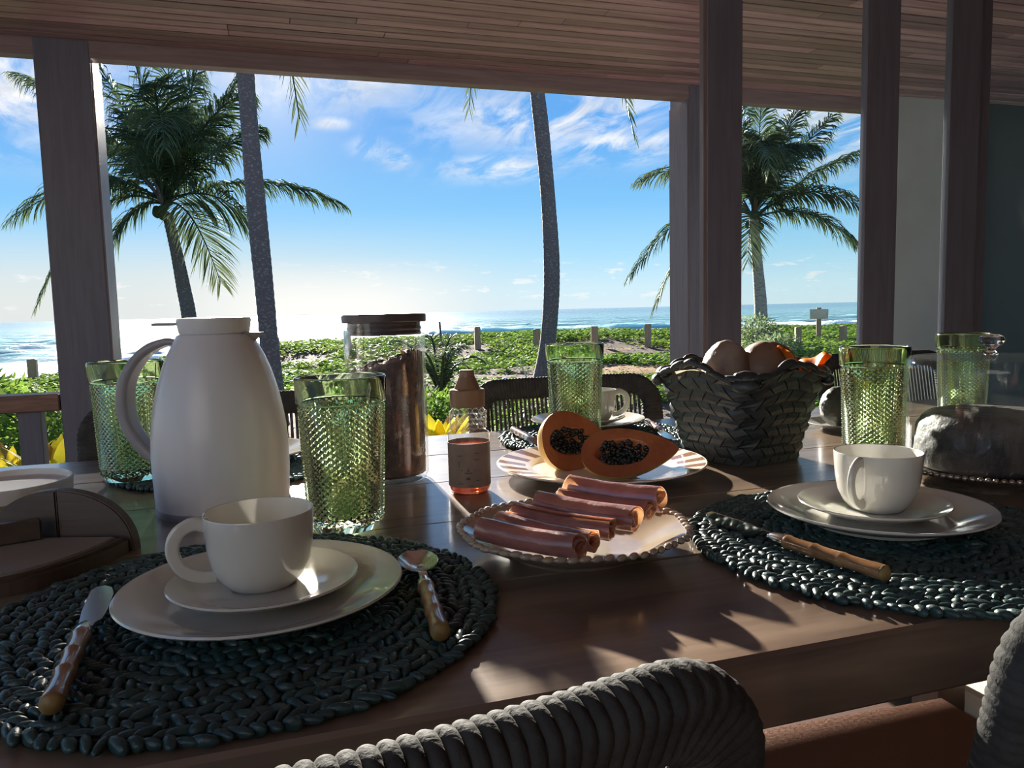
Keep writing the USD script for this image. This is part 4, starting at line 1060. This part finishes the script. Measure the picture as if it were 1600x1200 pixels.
part('lining', tm(inn.reshape(-1, 3), np.vstack(f)), M['basketin'], bk, True)
part('base', prism(wall(np.linspace(0, 2 * math.pi, 60, endpoint=False), np.zeros(60), -.001)[:, :2], 0, .005), M['basketin'], bk, False)
q = np.random.default_rng(9)
for i in range(26):                                                     # strips folded over along the rim
    a = 2 * math.pi * i / 26; b = a + 2 * math.pi / 26 * 1.7; w = np.linspace(a, b, 9); bul = .002 + .002 * q.random(); lift = q.uniform(-.002, .005)
    path = wall(w, np.ones(9), .001 + bul * np.sin(np.linspace(0, math.pi, 9))); path[:, 2] += .003 + lift + .005 * np.sin(np.linspace(0, math.pi, 9))
    part('rim_fold', sweep(path, circle(1, 8), np.stack([.0062 * np.sin(np.linspace(.5, 2.65, 9)), .0052 * np.sin(np.linspace(.5, 2.65, 9))], 1)), M['basket'], bk, True)
for a in (math.radians(135), math.radians(-135), math.radians(45), math.radians(-45)):   # curled corner tips
    w = np.linspace(a - .13, a + .13, 9)
    for o, zz, r in ((.008, .010, .0125), (.016, .000, .0100)):
        path = wall(w, np.ones(9), o - .010); path[:, 2] += zz
        part('corner_curl', sweep(path, circle(1, 10), r * np.sin(np.linspace(.7, 2.45, 9))), M['basket'], bk, True)


def loaf(label, c, sx, sy, sz, mat, seed, rz=0, crease=0.0):
    m = trimesh.creation.icosphere(4, 1.0); v = np.array(m.vertices); n = meshkit.fbm(v * 1.6 + seed, 4, seed) - .5
    k = 1 + .14 * n - crease * np.exp(-((v[:, 0] * .8 + v[:, 1] * .5) / .10) ** 2) * (v[:, 2] > 0)
    m = tm(v * k[:, None] * [sx, sy, sz], m.faces); solo_at('bread_roll', turned(m, rz), mat, label, 'bread', c, 'bread rolls in the basket', True)


loaf('rounded bread roll in the basket, over the corner nearest the papaya', (.667, 1.018, TZ + .128), .034, .042, .054, M['flour'], 3, 10, .05)
loaf('larger bread roll in the basket with a crease across its top', (.726, 1.002, TZ + .126), .050, .044, .054, M['bread'], 5, -20, .05)
loaf('bread roll sunk at the back of the basket', (.690, 1.065, TZ + .085), .045, .04, .035, M['bread'], 8, 40)
loaf('bread roll at the bottom under the other two rolls', (.70, 1.005, TZ + .05), .065, .055, .032, M['bread'], 11, 0)


def sheet(name, label, cat, pts_uv, mat, loc, th=.0012):
    n, m, _ = pts_uv.shape; i = np.arange(n - 1)[:, None] * m + np.arange(m - 1)[None]; F = np.stack([i, i + m, i + m + 1, i + 1], -1).reshape(-1, 4)
    a = quads(pts_uv.reshape(-1, 3), F); b = quads(pts_uv.reshape(-1, 3) - [0, 0, th], F[:, ::-1]); return solo_at(name, trimesh.util.concatenate([a, b]), mat, label, cat, loc, None, True)


s_, r_2 = np.meshgrid(np.linspace(0, 1, 30), np.linspace(0, 1, 12), indexing='ij')
P = RH * (s_[..., None] * .075) - FH * ((r_2[..., None] - .5) * .07) + V(0, 0, 1) * ((.020 - .012 * s_ + .014 * (meshkit.fbm(np.stack([s_ * 4.5, r_2 * 2.5, s_ * 0], -1), 2, 6) - .5) * 2.4 + .016 * r_2 * np.sin(s_ * 7.5 + 1))[..., None])
sheet('orange_napkin', 'crumpled orange paper napkin sticking up from the basket edge', 'napkin', P, M['napkin'], V(.700, 1.015, TZ + .134) + RH * .036 - FH * .015)
P = RH * ((s_[..., None] - .5) * .06) + FH * ((r_2[..., None] - .5) * .06) + V(0, 0, 1) * ((.012 * s_ + .010 * np.sin(s_ * 5 + r_2 * 3))[..., None])
sheet('pale_napkin', 'edge of a cream napkin at the curled basket corner', 'napkin', P, M['pale_napkin'], V(.700, 1.015, TZ + .126) - RH * .080)

# ------------------------------------------------------------------ fruit dish, cake stand
solo_at('side_dish', lathe([(0, .002), (.035, .002), (.037, 0), (.042, 0), (.045, .003), (.070, .012), (.0715, .0135), (.070, .0145), (.044, .006), (0, .005)], 64), M['porcelain'], 'small cream dish behind the basket, holding dark fruit', 'dish', (1.02, 1.165, TZ))
for i, (dx, dy, r, sc) in enumerate([(0, -.01, .034, (1, .95, 1.12)), (.045, .025, .028, (1, 1, 1))]):
    m = trimesh.creation.icosphere(4, 1.0); v = np.array(m.vertices); k = 1 + .10 * (np.abs(meshkit.noise(v * 5 + 4 * i, 3) - .5) - .2); m = tm(v * k[:, None] * r * np.array(sc), m.faces)
    solo_at('dark_fruit', m, M['fruit'], ['knobbly dark fruit in the small dish, beside the basket', 'dark fruit in the small dish, behind the tumbler'][i], 'fruit', (1.02 + dx - .025, 1.165 + dy, TZ + .006 + r * sc[2]), 'dark fruits', True)

CX, CY = .893, .760
t = thing('cake_tray', 'silvery tray with a beaded edge under the covered cake', 'tray', (CX, CY, TZ))
part('plate', lathe([(0, .003), (.085, .003), (.088, 0), (.095, 0), (.098, .005), (.112, .014), (.1205, .018), (.1215, .020), (.119, .0212), (.108, .0178), (.104, .0150), (0, .0150)], 96), M['tray'], t, 40)
bd = [ball(.0036, (.1205 * math.cos(a), .1205 * math.sin(a), .0212), 1) for a in np.linspace(0, 2 * math.pi, 96, endpoint=False)]
part('beaded_edge', bd, M['tray'], t, True, kind='stuff')
ck = lathe(np.vstack([[(0, .0)], spline([(.0780, .0), (.0850, .006), (.0865, .030), (.0840, .055), (.074, .070), (.056, .0755), (.03, .0765)], 30), [(0, .0765)]]), 90)
vv = np.array(ck.vertices); n = meshkit.fbm(vv * 60 + 3, 4, 2) - .5; ck = tm(vv + vv / np.maximum(np.linalg.norm(vv, axis=1, keepdims=True), 1e-6) * (n * .006)[:, None] * (vv[:, 2:] > .004), ck.faces)
solo_at('cake', ck, M['cake'], 'dark round cake under the clear cover', 'cake', (CX, CY, TZ + .0154), None, 50)
t = thing('cake_cover', 'clear flat topped cake cover with a crystal knob', 'cake cover', (CX, CY, TZ + .0155))
part('dome', lathe([(.0985, 0), (.1005, 0), (.1010, .002), (.1005, .130), (.0985, .140), (.0930, .1450), (.010, .1465), (0, .1465), (0, .1445), (.0925, .1430), (.0970, .1385), (.0985, .130), (.0985, 0)], 96), M['dome'], t, 40)
kb = lathe([(r, z + .012) for r, z in [(0, .1346), (.008, .1346), (.0090, .1370), (.0050, .1410), (.0060, .1440), (.0130, .1490), (.0160, .1540), (.0140, .1590), (.0070, .1620), (0, .1625)]], 10)
part('knob', kb, M['crystal'], t, False, label='faceted crystal knob')

# ------------------------------------------------------------------ tub and wooden holder at the table's edge
t = thing('butter_tub', 'round plastic tub with a pale sunken lid beside the wooden holder', 'tub', (-.300, 1.020, TZ))
part('tub', lathe([(0, 0), (.058, 0), (.060, .002), (.066, .038), (.064, .038), (.058, .003), (0, .003)], 72), M['tubside'], t, 40, label='yellowish side')
part('lid', lathe([(.0645, .0345), (.0690, .0345), (.0705, .036), (.0712, .0500), (.0700, .0520), (.0675, .0515), (.0655, .0455), (.0610, .0440), (0, .0440), (0, .042), (.0635, .042), (.0645, .0345)], 72), M['tub'], t, 40)

t = thing('napkin_holder', 'dark wooden holder with half-round upright boards', 'holder', (-.212, .872, TZ), -20)
th = np.linspace(0, math.pi / 2, 24)
for sgn in (1, -1):
    o = [(sgn * .0004, 0)] + [(sgn * (.078 * math.cos(a) if k < 23 else .0004), .064 * math.sin(a) ** .9 if a > 0 else 0) for k, a in enumerate(th)]
    m = prism(o if sgn > 0 else o[::-1], 0, .012, .0015); m = turned(m, rx=90, at=(0, .012, .0)); part('upright_board', m, M['darkwood'], t, False)
o = [(.074 * math.cos(a) - (.0 if math.cos(a) > 0 else .03), -.004 + (.0 if math.sin(a) > 0 else .135 * math.sin(a))) for a in np.linspace(0, -math.pi, 30)]
part('tray', prism(o[::-1], 0, .016, .003), M['darkwood'], t, False)
o2 = [(x * .90 - .002, y * .90 - .006) for x, y in o]
part('tray_lining', prism(o2[::-1], .0162, .0185, .001), M['paperwood'], t, False, label='paler worn inner face')
part('low_board', turned(box(-.105, -.004, -.005, .005, .0186, .040, .002), rz=38, at=(-.004, -.012, 0)), M['darkwood'], t, False)
